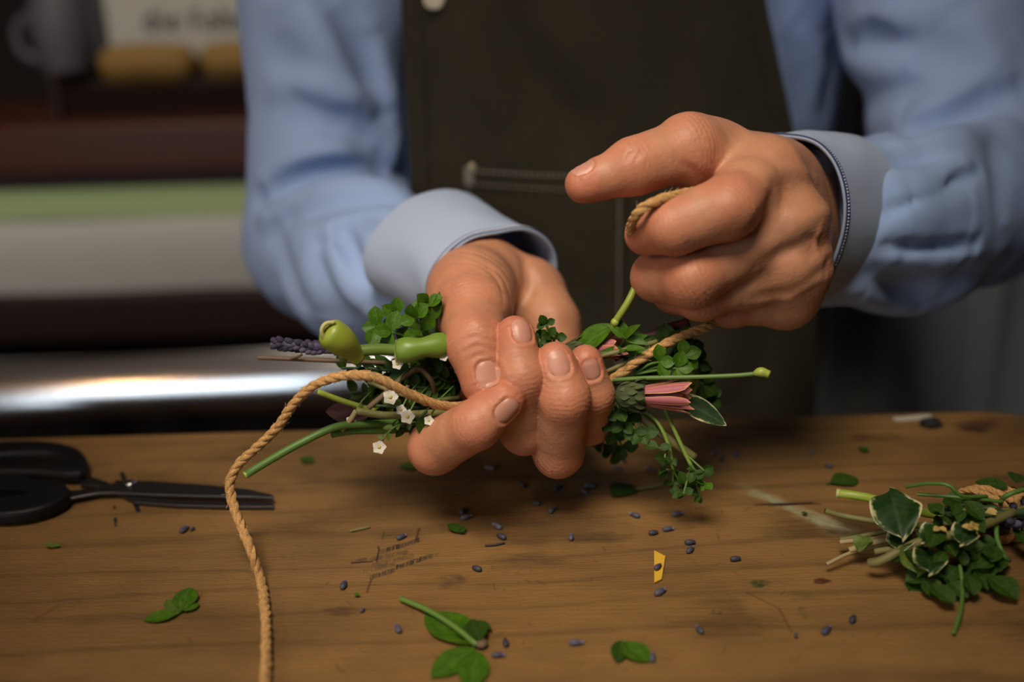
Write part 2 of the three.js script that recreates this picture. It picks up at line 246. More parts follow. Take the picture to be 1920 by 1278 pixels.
{
  const backL = onTable(0, 817), backR = onTable(1500, 774), corner = onTable(1930, 770);
  const slope = (backR.z - backL.z) / (backR.x - backL.x), zAt = (x) => backL.z + slope * (x - backL.x), xr = corner.x + 0.012, xl = -0.82, rc = 0.05;
  const s = new THREE.Shape();                                                                      // x, -z
  s.moveTo(xl, 0.05); s.lineTo(xr - 0.03, 0.05); s.quadraticCurveTo(xr, 0.05, xr, 0.08); s.lineTo(xr, -zAt(xr) - rc); s.quadraticCurveTo(xr, -zAt(xr), xr - rc, -zAt(xr - rc)); s.lineTo(xl, -zAt(xl)); s.closePath();
  const g = new THREE.ExtrudeGeometry(s, { depth: 0.026, bevelEnabled: true, bevelThickness: 0.006, bevelSize: 0.006, bevelOffset: -0.006, bevelSegments: 4, curveSegments: 16 });
  g.rotateX(-Math.PI / 2).translate(0, TABLE_Y - 0.032, 0);
  const p = g.attributes.position, uv = g.attributes.uv;
  for (let i = 0; i < p.count; i++) uv.setXY(i, (p.getX(i) - TT.x0) / TT.w, 1 - (p.getZ(i) - TT.z0) / TT.d);
  const table = thing('worktable', 'worn pine worktable with stained top under the hands', 'table', V(-0.25, 0, -0.25));
  part('tabletop', g, tableTopMat, table, 'scratched and stained pine tabletop');
  const legMat = std(0.22, 0.12, 0.05, 0.6);
  for (const [x, z] of [[xl + 0.07, -0.0], [xr - 0.08, -0.0], [xl + 0.07, -0.45], [xr - 0.08, -0.43]]) part('leg', box(0.06, TABLE_Y - 0.032, 0.06, x, (TABLE_Y - 0.032) / 2, z, 0.004), legMat, table);
  for (const z of [0.0, -0.44]) part('rail', box(xr - xl - 0.2, 0.09, 0.02, (xl + xr) / 2, TABLE_Y - 0.08, z, 0.003), legMat, table);
}

// ---------------------------------------------------------------- the person
const skinColor = (base, red, x, y, z) => { const m = 1 + 0.16 * fbm(x * 160, y * 160, z * 160, 3) + 0.05 * noise(x * 700, y * 700, z * 700), k = clamp(red + 0.25 * fbm(x * 70, y * 70, z * 70, 2), 0, 1); return [lerp(base[0], 0.45, k) * m, lerp(base[1], 0.145, k) * m, lerp(base[2], 0.080, k) * m]; };
const SKIN = [0.455, 0.215, 0.116];
// palm: [from, to, r0, r1] in a list; fingers: {p: four joints, r: four radii, out: where the nail looks}
function makeHand({ palm, fingers, blend, lines }) {
  const palmBones = palm.map(([a, b, ra, rb]) => bone(a, b, ra, rb));
  const fs = fingers.map((f) => {
    const [m, p, d, t] = f.p, bones = [0, 1, 2].map((i) => bone(f.p[i], f.p[i + 1], f.r[i], f.r[i + 1]));
    const axis = t.clone().sub(d).normalize(), out = f.out.clone().addScaledVector(axis, -f.out.dot(axis)).normalize(), side = axis.clone().cross(out).normalize(), rt = f.r[3];
    const joints = [[p, m, d, f.r[1]], [d, p, t, f.r[2]]].map(([j, a, b, r], i) => { const bend = j.clone().multiplyScalar(2).sub(a).sub(b), ax = b.clone().sub(a).normalize(); let n = bend.lengthSq() > 1e-5 ? bend : f.out.clone(); n.addScaledVector(ax, -n.dot(ax)).normalize(); return { j, n, ax, r }; });
    const knobs = joints.map((q, i) => bone(q.j.clone().addScaledVector(q.n, q.r * 0.13), q.j.clone().addScaledVector(q.n, q.r * 0.13), q.r * (i ? 0.84 : 0.94), q.r));
    const pad = bone(t.clone().addScaledVector(axis, rt * 0.30).addScaledVector(out, rt * 0.10), t.clone().addScaledVector(axis, -rt * 0.8).addScaledVector(out, rt * 0.02), rt * 0.82, rt * 0.95);
    const mids = [0, 1].map((i) => { const a = f.p[i].clone().lerp(f.p[i + 1], 0.5), q = joints[i]; if (i) return bone(f.p[1].clone().lerp(f.p[2], 0.08), f.p[1].clone().lerp(f.p[2], 0.92), f.r[1] * 0.97, f.r[2] * 0.97); const m0 = a.clone().addScaledVector(q.n, -f.r[0] * 0.22), rr = f.r[0] * 0.93; return bone(m0, m0, rr, rr); });
    const nail = f.nail === false ? null : { c: t.clone().addScaledVector(axis, f.nailAt ?? -0.0005), axis, out, side, L: rt * (f.nailL ?? 0.66), W: rt * (f.nailW ?? 0.58) };
    const mid = f.p[0].clone().add(f.p[1]).add(f.p[2]).add(f.p[3]).multiplyScalar(0.25), reach = Math.max(...f.p.map((q, i) => q.distanceTo(mid) + f.r[i] * 1.3));
    return { ...f, bones, joints, knobs, pad, mids, nail, mid, reach };
  });
  const extra = [];
  const base = (x, y, z) => {
    let d = 9; for (const b of palmBones) d = smin(d, b.d(x, y, z), blend ?? 0.012);
    for (const f of fs) {
      const away = Math.hypot(x - f.mid.x, y - f.mid.y, z - f.mid.z) - f.reach; if (away > 0.014 && away > d) continue;
      let df = 9, near = 9, k = 0.0008;
      for (let i = 0; i < 3; i++) { const q = f.bones[i].d(x, y, z); if (q < near) { near = q; k = i === 0 ? lerp(f.k0 ?? 0.012, 0.0008, sstep(f.k1 ?? 0.1, f.k2 ?? 0.8, f.bones[0].h)) : i === 1 && f.kk ? lerp(f.kk, 0.0008, sstep(0, 0.75, f.bones[1].h)) : 0.0008; } df = smin(df, q, 0.0035); }
      if (df < 0.02) { df = smin(df, f.knobs[0].d(x, y, z), 0.004); df = smin(df, f.knobs[1].d(x, y, z), 0.0018); df = smin(df, f.mids[0].d(x, y, z), 0.005); df = smin(df, f.mids[1].d(x, y, z), 0.004); df = smin(df, f.pad.d(x, y, z), 0.003); }
      d = smin(d, df, k);
    }
    return d;
  };
  const sdf = (x, y, z) => {
    let d = base(x, y, z); if (Math.abs(d) > 0.004) return d;
    for (const c of extra) d += c(x, y, z);
    for (const f of fs) {
      if (Math.hypot(x - f.mid.x, y - f.mid.y, z - f.mid.z) > f.reach + 0.006) continue;
      f.joints.forEach((q, i) => {                                                                   // wrinkles on the back of each joint
        const dx = x - q.j.x, dy = y - q.j.y, dz = z - q.j.z, l2 = dx * dx + dy * dy + dz * dz; if (l2 > 5 * q.r * q.r) return;
        const s = dx * q.ax.x + dy * q.ax.y + dz * q.ax.z, up = (dx * q.n.x + dy * q.n.y + dz * q.n.z) / q.r; if (up < 0.1) return;
        d += (i ? 0.00007 : 0.00010) * Math.exp(-s * s / (0.32 * q.r * q.r)) * sstep(0.1, 0.8, up) * Math.pow(0.5 + 0.5 * Math.sin(s * 2900 + 2.2 * noise(x * 260, y * 260, z * 260)), 2) * 2;
      });
      const n = f.nail; if (n) {
        const dx = x - n.c.x, dy = y - n.c.y, dz = z - n.c.z, o = dx * n.out.x + dy * n.out.y + dz * n.out.z; if (o < 0 || dx * dx + dy * dy + dz * dz > 0.0006) continue;
        const u = dx * n.axis.x + dy * n.axis.y + dz * n.axis.z, v = dx * n.side.x + dy * n.side.y + dz * n.side.z, rr = n.W * 0.75, qx = Math.abs(u) - n.L + rr, qy = Math.abs(v) - n.W + rr;
        const e = Math.hypot(Math.max(qx, 0), Math.max(qy, 0)) + Math.min(Math.max(qx, qy), 0) - rr;
        d += 0.00045 * sstep(0.0007, -0.0005, e) - (u < n.L * 0.55 ? 0.00028 * Math.exp(-((e - 0.0011) ** 2) / 0.0000009) : 0);
      }
    }
    return d + 0.00006 * noise(x * 900, y * 900, z * 900) + 0.0002 * noise(x * 130, y * 130, z * 130);
  };
  for (const c of creasesOn(base, lines ?? [])) extra.push(c);
  const lo = V(9, 9, 9), hi = V(-9, -9, -9);
  for (const [a, b, ra, rb] of palm) { lo.min(a.clone().subScalar(ra)); lo.min(b.clone().subScalar(rb)); hi.max(a.clone().addScalar(ra)); hi.max(b.clone().addScalar(rb)); }
  for (const f of fingers) f.p.forEach((q, i) => { lo.min(q.clone().subScalar(f.r[i])); hi.max(q.clone().addScalar(f.r[i])); });
  const g = nets(sdf, lo.subScalar(0.006), hi.addScalar(0.006), 0.00105, 1);
  const p = g.attributes.position, col = new Float32Array(p.count * 3);
  for (let i = 0; i < p.count; i++) {
    const x = p.getX(i), y = p.getY(i), z = p.getZ(i); let red = 0.12;
    for (const f of fs) { for (const q of f.joints) { const l = Math.hypot(x - q.j.x, y - q.j.y, z - q.j.z) / q.r; red = Math.max(red, 0.62 * (1 - sstep(0.9, 1.7, l))); } const t = f.p[3], l = Math.hypot(x - t.x, y - t.y, z - t.z) / f.r[3]; red = Math.max(red, 0.8 * (1 - sstep(0.9, 2.0, l))); const m = f.p[0], lm = Math.hypot(x - m.x, y - m.y, z - m.z) / f.r[0]; red = Math.max(red, 0.4 * (1 - sstep(0.9, 1.6, lm))); }
    col.set(skinColor(SKIN, red, x, y, z), i * 3);
  }
  g.setAttribute('color', new THREE.BufferAttribute(col, 3));
  const nails = fs.filter((f) => f.nail).map(({ nail: n, r }) => {
    const R = 10, C = 10, pos = [], idx = [];
    for (let i = 0; i <= R; i++) for (let j = 0; j <= C; j++) {
      const a = i / R * 2 - 1, b = j / C * 2 - 1, rx = Math.sqrt(Math.max(0, 1 - b * b * 0.5)), ry = Math.sqrt(Math.max(0, 1 - a * a * 0.45)), u = a * n.L * 1.04 * rx, v = b * n.W * 1.04 * ry;
      const q = n.c.clone().addScaledVector(n.axis, u).addScaledVector(n.side, v).addScaledVector(n.out, r[3] * 1.8);
      for (let s = 0; s < 60; s++) { const d = sdf(q.x, q.y, q.z); if (d < 0.00005) break; q.addScaledVector(n.out, -Math.max(d * 0.6, 0.00004)); }
      const rim = Math.max(Math.abs(a), Math.abs(b)); q.addScaledVector(n.out, lerp(0.00045, a > 0.9 ? 0.0003 : -0.0004, sstep(0.7, 1, rim)));
      pos.push(q.x, q.y, q.z);
    }
    for (let i = 0; i < R; i++) for (let j = 0; j < C; j++) { const a = i * (C + 1) + j, b = a + C + 1; idx.push(a, a + 1, b, b, a + 1, b + 1); }
    const q = new THREE.BufferGeometry(); q.setAttribute('position', new THREE.Float32BufferAttribute(pos, 3)); q.setIndex(idx); q.computeVertexNormals(); return q;
  });
  return { geometry: g, nails, sdf };
}
// the hand that holds the posy: palm turned up, fingers curled over towards the lens
const holdingHand = makeHand({
  blend: 0.010,
  palm: [
    [P(760, 482, 0.575), P(892, 528, 0.488), 0.025, 0.0225], [P(892, 528, 0.488), P(884, 545, 0.455), 0.0225, 0.0185], [P(915, 540, 0.485), P(985, 552, 0.490), 0.020, 0.017],
    [P(990, 552, 0.488), P(1032, 606, 0.470), 0.0165, 0.0125], [P(884, 545, 0.455), P(884, 585, 0.430), 0.0185, 0.0142],
    [P(920, 560, 0.490), P(845, 740, 0.452), 0.014, 0.010], [P(930, 560, 0.490), P(925, 752, 0.456), 0.014, 0.010], [P(960, 560, 0.490), P(1000, 752, 0.455), 0.014, 0.010], [P(1000, 560, 0.488), P(1060, 735, 0.450), 0.014, 0.009], [P(1032, 606, 0.470), P(1052, 690, 0.455), 0.0125, 0.009],
  ],
  fingers: [
    { p: [P(880, 560, 0.440), P(884, 588, 0.426), P(893, 645, 0.402), P(906, 712, 0.394)], r: [0.0155, 0.0138, 0.0124, 0.0098], out: V(0.30, 0.15, 1), k0: 0.014, k1: 2, k2: 3, kk: 0.014, nailL: 0.58, nailW: 0.52, nailAt: -0.0005 },
    { p: [P(842, 748, 0.450), P(816, 838, 0.398), P(893, 795, 0.381), P(942, 752, 0.383)], r: [0.0105, 0.0108, 0.0098, 0.0083], out: V(0.80, 0.45, 0.45) },
    { p: [P(925, 755, 0.452), P(984, 803, 0.404), P(978, 705, 0.390), P(966, 634, 0.398)], r: [0.0105, 0.0104, 0.0094, 0.0083], out: V(0.45, 0.62, 0.70), nailAt: 0.0012 },
    { p: [P(1000, 755, 0.450), P(1046, 846, 0.404), P(1060, 745, 0.387), P(1043, 684, 0.393)], r: [0.0100, 0.0104, 0.0099, 0.0086], out: V(0.12, 0.30, 1) },
    { p: [P(1062, 738, 0.444), P(1106, 792, 0.415), P(1113, 738, 0.400), P(1099, 682, 0.400)], r: [0.0090, 0.0088, 0.0082, 0.0073], out: V(0.22, 0.25, 1) },
  ],
  lines: [
    [[[985, 488], [994, 530], [975, 578]], -0.0042, 0.0032], [[[905, 470], [955, 505], [975, 560]], -0.0006, 0.0016], [[[880, 480], [940, 515], [962, 565]], -0.0006, 0.0014], [[[915, 500], [938, 530], [945, 570]], -0.0006, 0.0013], [[[870, 470], [905, 478], [940, 500], [960, 530]], -0.0005, 0.0013], [[[860, 490], [895, 495], [925, 515], [948, 548]], -0.0005, 0.0013],
    [[[858, 628], [885, 614], [915, 622]], -0.0006, 0.0014], [[[862, 645], [890, 630], [925, 642]], -0.0007, 0.0014], [[[870, 660], [895, 648], [930, 660]], -0.0006, 0.0014], [[[876, 676], [900, 665], [932, 674]], -0.0004, 0.0012],
    [[[815, 540], [830, 565], [825, 600]], -0.0005, 0.0016], [[[870, 560], [890, 600], [900, 640]], 0.0007, 0.004], [[[1020, 540], [1045, 580], [1060, 620]], 0.0006, 0.004],
  ],
});
// the hand that pulls the twine: a loose fist seen from its back
const pullingHand = makeHand({
  blend: 0.012,
  palm: [
    [P(1460, 370, 0.478), P(1640, 350, 0.555), 0.0225, 0.026], [P(1465, 470, 0.478), P(1640, 440, 0.555), 0.0225, 0.026],
    [P(1462, 360, 0.474), P(1438, 322, 0.420), 0.0225, 0.0132], [P(1475, 420, 0.474), P(1484, 416, 0.414), 0.0225, 0.0128], [P(1475, 465, 0.474), P(1494, 505, 0.416), 0.0215, 0.0122], [P(1465, 500, 0.476), P(1474, 560, 0.424), 0.020, 0.0112],
    [P(1440, 340, 0.455), P(1300, 285, 0.424), 0.0185, 0.0125], [P(1430, 330, 0.440), P(1375, 312, 0.435), 0.0125, 0.009],
  ],
  fingers: [
    { p: [P(1330, 285, 0.430), P(1285, 281, 0.419), P(1186, 313, 0.410), P(1100, 345, 0.408)], r: [0.0130, 0.0125, 0.0110, 0.0078], out: V(-0.2, 1, 0.25), k1: 2, k2: 3, kk: 0.012 },
    { p: [P(1438, 322, 0.420), P(1366, 388, 0.393), P(1262, 425, 0.391), P(1216, 438, 0.404)], r: [0.0128, 0.0120, 0.0106, 0.0090], out: V(-0.5, 0.2, 0.8), k0: 0.010, nail: false },
    { p: [P(1484, 416, 0.414), P(1298, 520, 0.397), P(1230, 518, 0.416), P(1246, 488, 0.432)], r: [0.0125, 0.0117, 0.0102, 0.0090], out: V(-0.8, -0.2, 0.3), nail: false },
    { p: [P(1494, 505, 0.416), P(1316, 549, 0.407), P(1266, 543, 0.428), P(1296, 508, 0.438)], r: [0.0122, 0.0108, 0.0098, 0.0088], out: V(-0.8, -0.2, 0.3), nail: false },
    { p: [P(1474, 560, 0.424), P(1372, 570, 0.424), P(1332, 548, 0.441), P(1356, 520, 0.449)], r: [0.0110, 0.0094, 0.0086, 0.0080], out: V(-0.8, -0.2, 0.3), nail: false },
  ],
  lines: [
    [[[1452, 350], [1436, 395], [1400, 440]], -0.0016, 0.0035], [[[1497, 413], [1530, 400], [1556, 395]], 0.0014, 0.0032], [[[1504, 505], [1535, 485], [1560, 470]], 0.0013, 0.0030], [[[1450, 318], [1490, 318], [1530, 335]], 0.0012, 0.0036], [[[1500, 455], [1470, 470], [1420, 500]], -0.0014, 0.0035], [[[1488, 545], [1440, 555], [1400, 560]], -0.0012, 0.0030],
    [[[1510, 440], [1535, 455], [1560, 500]], -0.0010, 0.0025], [[[1540, 420], [1530, 460], [1540, 510]], 0.0008, 0.0018],
    [[[1480, 560], [1520, 530], [1550, 520]], 0.0010, 0.0025], [[[1270, 300], [1300, 320], [1320, 340]], -0.0008, 0.002], [[[1330, 250], [1350, 275], [1340, 300]], -0.0006, 0.003], [[[1175, 300], [1182, 290], [1192, 284]], -0.0006, 0.0012], [[[1190, 305], [1196, 292], [1204, 284]], -0.0005, 0.0012],
    [[[1486, 416]], 0.0036, 0.0075], [[[1496, 506]], 0.0034, 0.0072], [[[1364, 386]], 0.0016, 0.0075], [[[1296, 521]], 0.0015, 0.0075], [[[1432, 318]], 0.0015, 0.008], [[[1232, 436]], 0.0008, 0.006],
  ],
});

// clothes: sleeves and trunk of the shirt
const TRUNK = { x: 0.064, z: -0.80, rx: 0.200, rz: 0.114 };
const trunk = (x, y, z, grow = 0) => { const t = sstep(0.85, 1.35, y), rx = lerp(TRUNK.rx - 0.012, TRUNK.rx + 0.012, t) + grow, rz = TRUNK.rz + grow, dx = (x - TRUNK.x) / rx, dz = (z - TRUNK.z) / rz, k = Math.hypot(dx, dz) || 1e-6, g = Math.hypot(dx / rx, dz / rz) / k || 1; const side = (k - 1) / Math.max(g, 1 / rx * 0.6), up = Math.max(y - 1.43, 0.86 - y); return side > 0 && up > 0 ? Math.hypot(side, up) : Math.max(side, up); };
const shoulderL = V(-0.135, 1.41, -0.81), shoulderR = V(0.235, 1.41, -0.81);
const sleeveBonesL = [bone(shoulderL, P(612, 40, 0.725), 0.066, 0.054), bone(P(612, 40, 0.725), P(612, 440, 0.690), 0.054, 0.053), bone(P(612, 455, 0.690), P(690, 505, 0.615), 0.054, 0.047), bone(P(690, 505, 0.615), P(800, 507, 0.548), 0.047, 0.036)];
const sleeveBonesR = [bone(shoulderR, P(1750, 10, 0.690), 0.066, 0.056), bone(P(1750, 10, 0.690), P(1822, 350, 0.635), 0.056, 0.056), bone(P(1822, 380, 0.620), P(1690, 418, 0.545), 0.053, 0.047), bone(P(1690, 418, 0.545), P(1560, 424, 0.500), 0.047, 0.041)];
const chain = (bones, k) => (x, y, z) => { let d = 9; for (const b of bones) d = smin(d, b.d(x, y, z), k); return d; };
const sleeveL = chain(sleeveBonesL, 0.02), sleeveR = chain(sleeveBonesR, 0.02);
const cloth = (x, y, z) => Math.min(smin(sleeveL(x, y, z), trunk(x, y, z), 0.008), smin(sleeveR(x, y, z), trunk(x, y, z), 0.008));
const shirtFolds = creasesOn(cloth, ((list) => list.map(([p, h, w]) => [p, h * (p[0][0] < 800 ? 2.0 : 1.4), w]))([
  // left sleeve
  [[[490, 372], [560, 335], [640, 318], [720, 322]], -0.011, 0.010], [[[500, 345], [570, 305], [660, 290], [735, 295]], 0.008, 0.011], [[[500, 400], [580, 368], [680, 352], [760, 365]], 0.008, 0.010], [[[545, 410], [620, 385], [720, 372], [790, 390]], -0.005, 0.008],
  [[[640, 240], [700, 285], [745, 320]], -0.007, 0.011], [[[520, 150], [600, 165], [690, 190]], 0.005, 0.010], [[[500, 215], [580, 215], [680, 245]], -0.004, 0.012], [[[620, 0], [680, 90], [720, 210]], -0.006, 0.011], [[[560, 0], [610, 80], [650, 170]], 0.004, 0.012],
  [[[640, 430], [655, 470], [690, 520]], -0.007, 0.0055], [[[622, 430], [635, 480], [660, 540], [690, 580]], 0.006, 0.008], [[[690, 450], [705, 490], [712, 525]], 0.005, 0.007], [[[580, 460], [590, 520], [610, 590]], 0.003, 0.012], [[[690, 400], [760, 395], [830, 415]], -0.005, 0.008], [[[520, 440], [530, 500], [560, 560]], -0.004, 0.010],
  [[[500, 60], [540, 130], [560, 220]], -0.003, 0.012], [[[600, 460], [630, 455], [650, 460]], -0.002, 0.004],
  // right sleeve
  [[[1690, 248], [1780, 222], [1860, 190], [1915, 165]], -0.013, 0.010], [[[1700, 275], [1780, 262], [1870, 240], [1915, 225]], 0.006, 0.012], [[[1690, 215], [1770, 200], [1860, 165]], 0.007, 0.012],
  [[[1600, 85], [1640, 70], [1690, 82]], -0.010, 0.009], [[[1590, 120], [1650, 130], [1720, 150]], 0.005, 0.014], [[[1620, 40], [1680, 45], [1750, 20]], 0.005, 0.013], [[[1610, 190], [1660, 175], [1720, 165], [1740, 130]], -0.005, 0.012], [[[1720, 60], [1790, 100], [1850, 150]], -0.003, 0.014], [[[1780, 20], [1830, 70], [1880, 140]], 0.004, 0.014],
  [[[1672, 393], [1720, 375], [1775, 345], [1840, 320]], -0.0042, 0.0040], [[[1690, 370], [1740, 345], [1800, 305]], 0.0055, 0.008], [[[1680, 412], [1740, 395], [1820, 375]], 0.005, 0.009], [[[1664, 460], [1730, 462], [1830, 458]], -0.0040, 0.0040], [[[1680, 482], [1750, 487], [1830, 485]], 0.005, 0.008], [[[1665, 440], [1740, 436], [1820, 430]], 0.003, 0.008],
  [[[1640, 300], [1700, 300], [1780, 285]], -0.004, 0.009], [[[1640, 330], [1700, 335], [1740, 325]], 0.004, 0.009], [[[1640, 520], [1700, 545], [1760, 560]], -0.005, 0.008], [[[1610, 545], [1660, 570], [1720, 580]], 0.005, 0.008], [[[1780, 500], [1830, 520], [1870, 510]], -0.004, 0.010], [[[1860, 260], [1880, 340], [1880, 440]], -0.004, 0.012], [[[1690, 520], [1720, 540], [1730, 570]], -0.004, 0.006],
  // trunk beside the apron
  [[[1490, 30], [1530, 120], [1530, 220]], 0.004, 0.012], [[[1560, 60], [1560, 130], [1540, 210]], -0.004, 0.012], [[[690, 60], [725, 160], [745, 250]], 0.004, 0.010],
]));
const shirtSdf = (x, y, z) => {
  let d = cloth(x, y, z); if (Math.abs(d) > 0.03) return d;
  for (const c of shirtFolds) d += c(x, y, z);
  return d + 0.0022 * fbm(x * 22 + 5, y * 34, z * 22, 3);
};
const bodyRoot = thing('person', 'person in light blue shirt and dark olive apron tying herbs with both hands', 'person', V(TRUNK.x, 0, TRUNK.z));
const weave = texture(256, 256, (u, v) => { const a = 0.5 + 0.5 * Math.sin(u * 64 * 6.2832), b = 0.5 + 0.5 * Math.sin(v * 64 * 6.2832), n = 255 * (0.5 * (a * b + (1 - a) * (1 - b)) + 0.3 * hash3(u * 256 | 0, v * 256 | 0, 3)); return [n, n, n]; }, false);
const shirtMat = phys(0.29, 0.405, 0.66, 0.85, { bumpMap: tiled(weave, 45, 45), bumpScale: 0.00012, sheen: 0.25, sheenRoughness: 0.6, sheenColor: new THREE.Color(0.7, 0.8, 1) });
const shirtGeo = nets(shirtSdf, V(-0.30, 0.83, -0.94), V(0.42, 1.50, -0.44), 0.0032, 1);
const shirt = part('shirt', shirtGeo, shirtMat, bodyRoot, 'light blue cotton shirt');

// a cuff: a stiff band round the wrist, its opening at `mouth`
const cuffMat = phys(0.37, 0.45, 0.60, 0.85, { bumpMap: tiled(weave, 1, 1), bumpScale: 0.0001 });
const navy = std(0.02, 0.035, 0.10, 0.8), paleThread = std(0.55, 0.6, 0.7, 0.8);
function makeCuff(mouth, axis, across, up, ra, rb, length, flare, material) {
  const N = 96, R = 14, th = 0.0018, ring = (s, a, out) => { const grow = lerp(0, flare, Math.pow(Math.max(s, 0), 1.5)) + out + 0.0008 * Math.sin(a * 3 + s * 4) + 0.0010 * noise(Math.cos(a) * 2, Math.sin(a) * 2, s * 3), c = Math.cos(a), d = Math.sin(a); return mouth.clone().addScaledVector(axis, -length * s).addScaledVector(across, c * (ra + grow)).addScaledVector(up, d * (rb + grow)); };
  const pos = [], uv = [], idx = []; const prof = [];
  for (let i = 0; i <= R; i++) prof.push([i / R, 0]); prof.unshift([-0.012, -th * 0.5]); prof.unshift([0, -th]); for (let i = 1; i <= R; i++) prof.unshift([i / R, -th]);
  prof.forEach(([s, o], i) => { for (let j = 0; j <= N; j++) { const a = j / N * Math.PI * 2, q = ring(s, a, o); pos.push(q.x, q.y, q.z); uv.push(j / N * 60, s * 16); } });
  for (let i = 0; i + 1 < prof.length; i++) for (let j = 0; j < N; j++) { const a = i * (N + 1) + j, b = a + N + 1; idx.push(a, a + 1, b, b, a + 1, b + 1); }
  const g = new THREE.BufferGeometry(); g.setAttribute('position', new THREE.Float32BufferAttribute(pos, 3)); g.setAttribute('uv', new THREE.Float32BufferAttribute(uv, 2)); g.setIndex(idx); g.computeVertexNormals();
  const cuff = part('cuff', g, material, shirt, 'stiff pale cuff'); cuff.position.set(0, 0, 0);
  const loop = (s, out, r, count) => { const list = []; for (let j = 0; j <= count; j++) list.push(ring(s, j / count * Math.PI * 2, out)); return tube(list, r, count, 6); };
  const sub = (n, geo, m) => { const q = mesh(n, geo, m, shirt); return q; };
  sub('cuff_piping', merged([loop(0.004, 0.0002, 0.00045, 120), loop(0.05, 0.0001, 0.0003, 120)]), navy);
  const dash = []; for (let j = 0; j < 190; j++) { const a = j / 190 * Math.PI * 2; dash.push(tube([ring(0.012, a, 0.0003), ring(0.034, a + 0.008, 0.0003)], 0.00042, 1, 4)); }
  sub('cuff_stitching', merged(dash), paleThread);
  return cuff;
}
{
  const ml = P(930, 530, 0.484), el = P(690, 500, 0.610), al = ml.clone().sub(el).normalize(); al.y = -0.10; al.normalize();
  const acl = V(0, 1, 0).cross(al).normalize(), upl = al.clone().cross(acl).normalize();
  makeCuff(ml, al, acl, upl, 0.0380, 0.0290, 0.062, 0.004, cuffMat);
  const mr = P(1450, 424, 0.470), er = P(1825, 402, 0.615), ar = mr.clone().sub(er).normalize();
  const acr = V(0, 1, 0).cross(ar).normalize(), upr = ar.clone().cross(acr).normalize();
  upr.addScaledVector(acr, 0.16).addScaledVector(ar, 0.18).normalize();
  makeCuff(mr, ar, acr, upr, 0.0370, 0.0465, 0.050, 0.0005, cuffMat);
}

// the apron
const apronEdge = (list) => { const w = list.map(([x, y]) => P(x, y, 0.675)); return (y) => { let i = 0; while (i + 2 < w.length && w[i + 1].y > y) i++; const t = (y - w[i].y) / (w[i + 1].y - w[i].y); return lerp(w[i].x, w[i + 1].x, clamp(t, -3, 1.2)); }; };
const apronL = apronEdge([[748, -60], [750, 0], [757, 150], [768, 330], [752, 560], [730, 800]]), apronR = apronEdge([[1428, -60], [1440, 0], [1468, 120], [1497, 240], [1528, 400], [1552, 600], [1550, 800]]);
const trunkFront = (x, y, off) => { const rx = TRUNK.rx + 0.03, c = clamp((x - TRUNK.x) / rx, -0.99, 0.99); return TRUNK.z + (TRUNK.rz + 0.006) * Math.pow(1 - c * c, 0.38) + off; };
const apronFolds = [[[[925, -20], [990, 120], [1060, 220], [1100, 330]], -0.010, 0.018], [[[1010, -20], [1080, 100], [1150, 220]], 0.006, 0.024], [[[850, 0], [890, 130], [960, 260]], 0.005, 0.022], [[[1330, 0], [1360, 120], [1390, 220]], 0.003, 0.020], [[[1240, 40], [1270, 160], [1280, 240]], -0.003, 0.018], [[[810, 60], [820, 200], [830, 330]], -0.004, 0.014], [[[930, 380], [960, 500], [980, 700]], -0.006, 0.016], [[[1330, 620], [1340, 700], [1350, 780]], 0.007, 0.018], [[[1430, 600], [1440, 700], [1440, 780]], -0.006, 0.016]].map(([pts, h, w]) => { const q = pts.map(([x, y]) => { const p = P(x, y, 0.675); p.z = 0; return p; }), f = crease(q, h, w); return (x, y) => -f(x, y, 0); });
const apronAt = (x, y, off = 0) => { let z = trunkFront(x, y, 0.004 + off); for (const f of apronFolds) z += f(x, y); return V(x, y, z + 0.0025 * fbm(x * 14, y * 9, 2, 3)); };
const canvasTex = texture(256, 256, (u, v) => { const a = Math.sin(u * 80 * 6.2832), b = Math.sin(v * 80 * 6.2832), n = 0.82 + 0.10 * (a > 0 === b > 0 ? 1 : -1) + 0.22 * (hash3(u * 256 | 0, v * 256 | 0, 8) - 0.5) + 0.04 * noise(u * 30, v * 30, 1); return [n * 150, n * 143, n * 100]; });
const apronMat = phys(0.108, 0.096, 0.074, 0.95, { map: tiled(canvasTex, 9, 9), sheen: 0.15, sheenRoughness: 0.7, sheenColor: new THREE.Color(0.5, 0.48, 0.4) });
const apronTop = P(1000, -90, 0.675).y, apronGeo = slab(150, 110, (v, u) => { const y = lerp(apronTop, 0.42, v); return apronAt(lerp(apronL(y), apronR(y), u), y); }, 0.003);
const apron = part('apron', apronGeo, apronMat, bodyRoot, 'dark olive canvas apron');
const apronPart = (n, g, m, l) => { const q = mesh(n, g, m, apron); if (l) q.userData.label = l; return q; };
const thread = std(0.28, 0.265, 0.22, 0.8);
const dashes = (list, r = 0.0006, step = 0.0036) => { const c = new THREE.CatmullRomCurve3(list), L = c.getLength(), n = Math.floor(L / step), out = []; for (let i = 0; i < n; i++) out.push(tube([c.getPointAt(i / n), c.getPointAt((i + 0.66) / n)], r, 1, 5)); return merged(out); };
const alongEdge = (edge, inset, y0, y1) => { const out = []; for (let i = 0; i <= 24; i++) { const y = lerp(y0, y1, i / 24); out.push(apronAt(edge(y) + inset, y, 0.0006)); } return out; };
for (const inset of [0.0085, 0.0105]) { apronPart('stitching', dashes(alongEdge(apronL, inset, apronTop, 0.75)), thread); apronPart('stitching', dashes(alongEdge(apronR, -inset, apronTop, 0.75)), thread); }
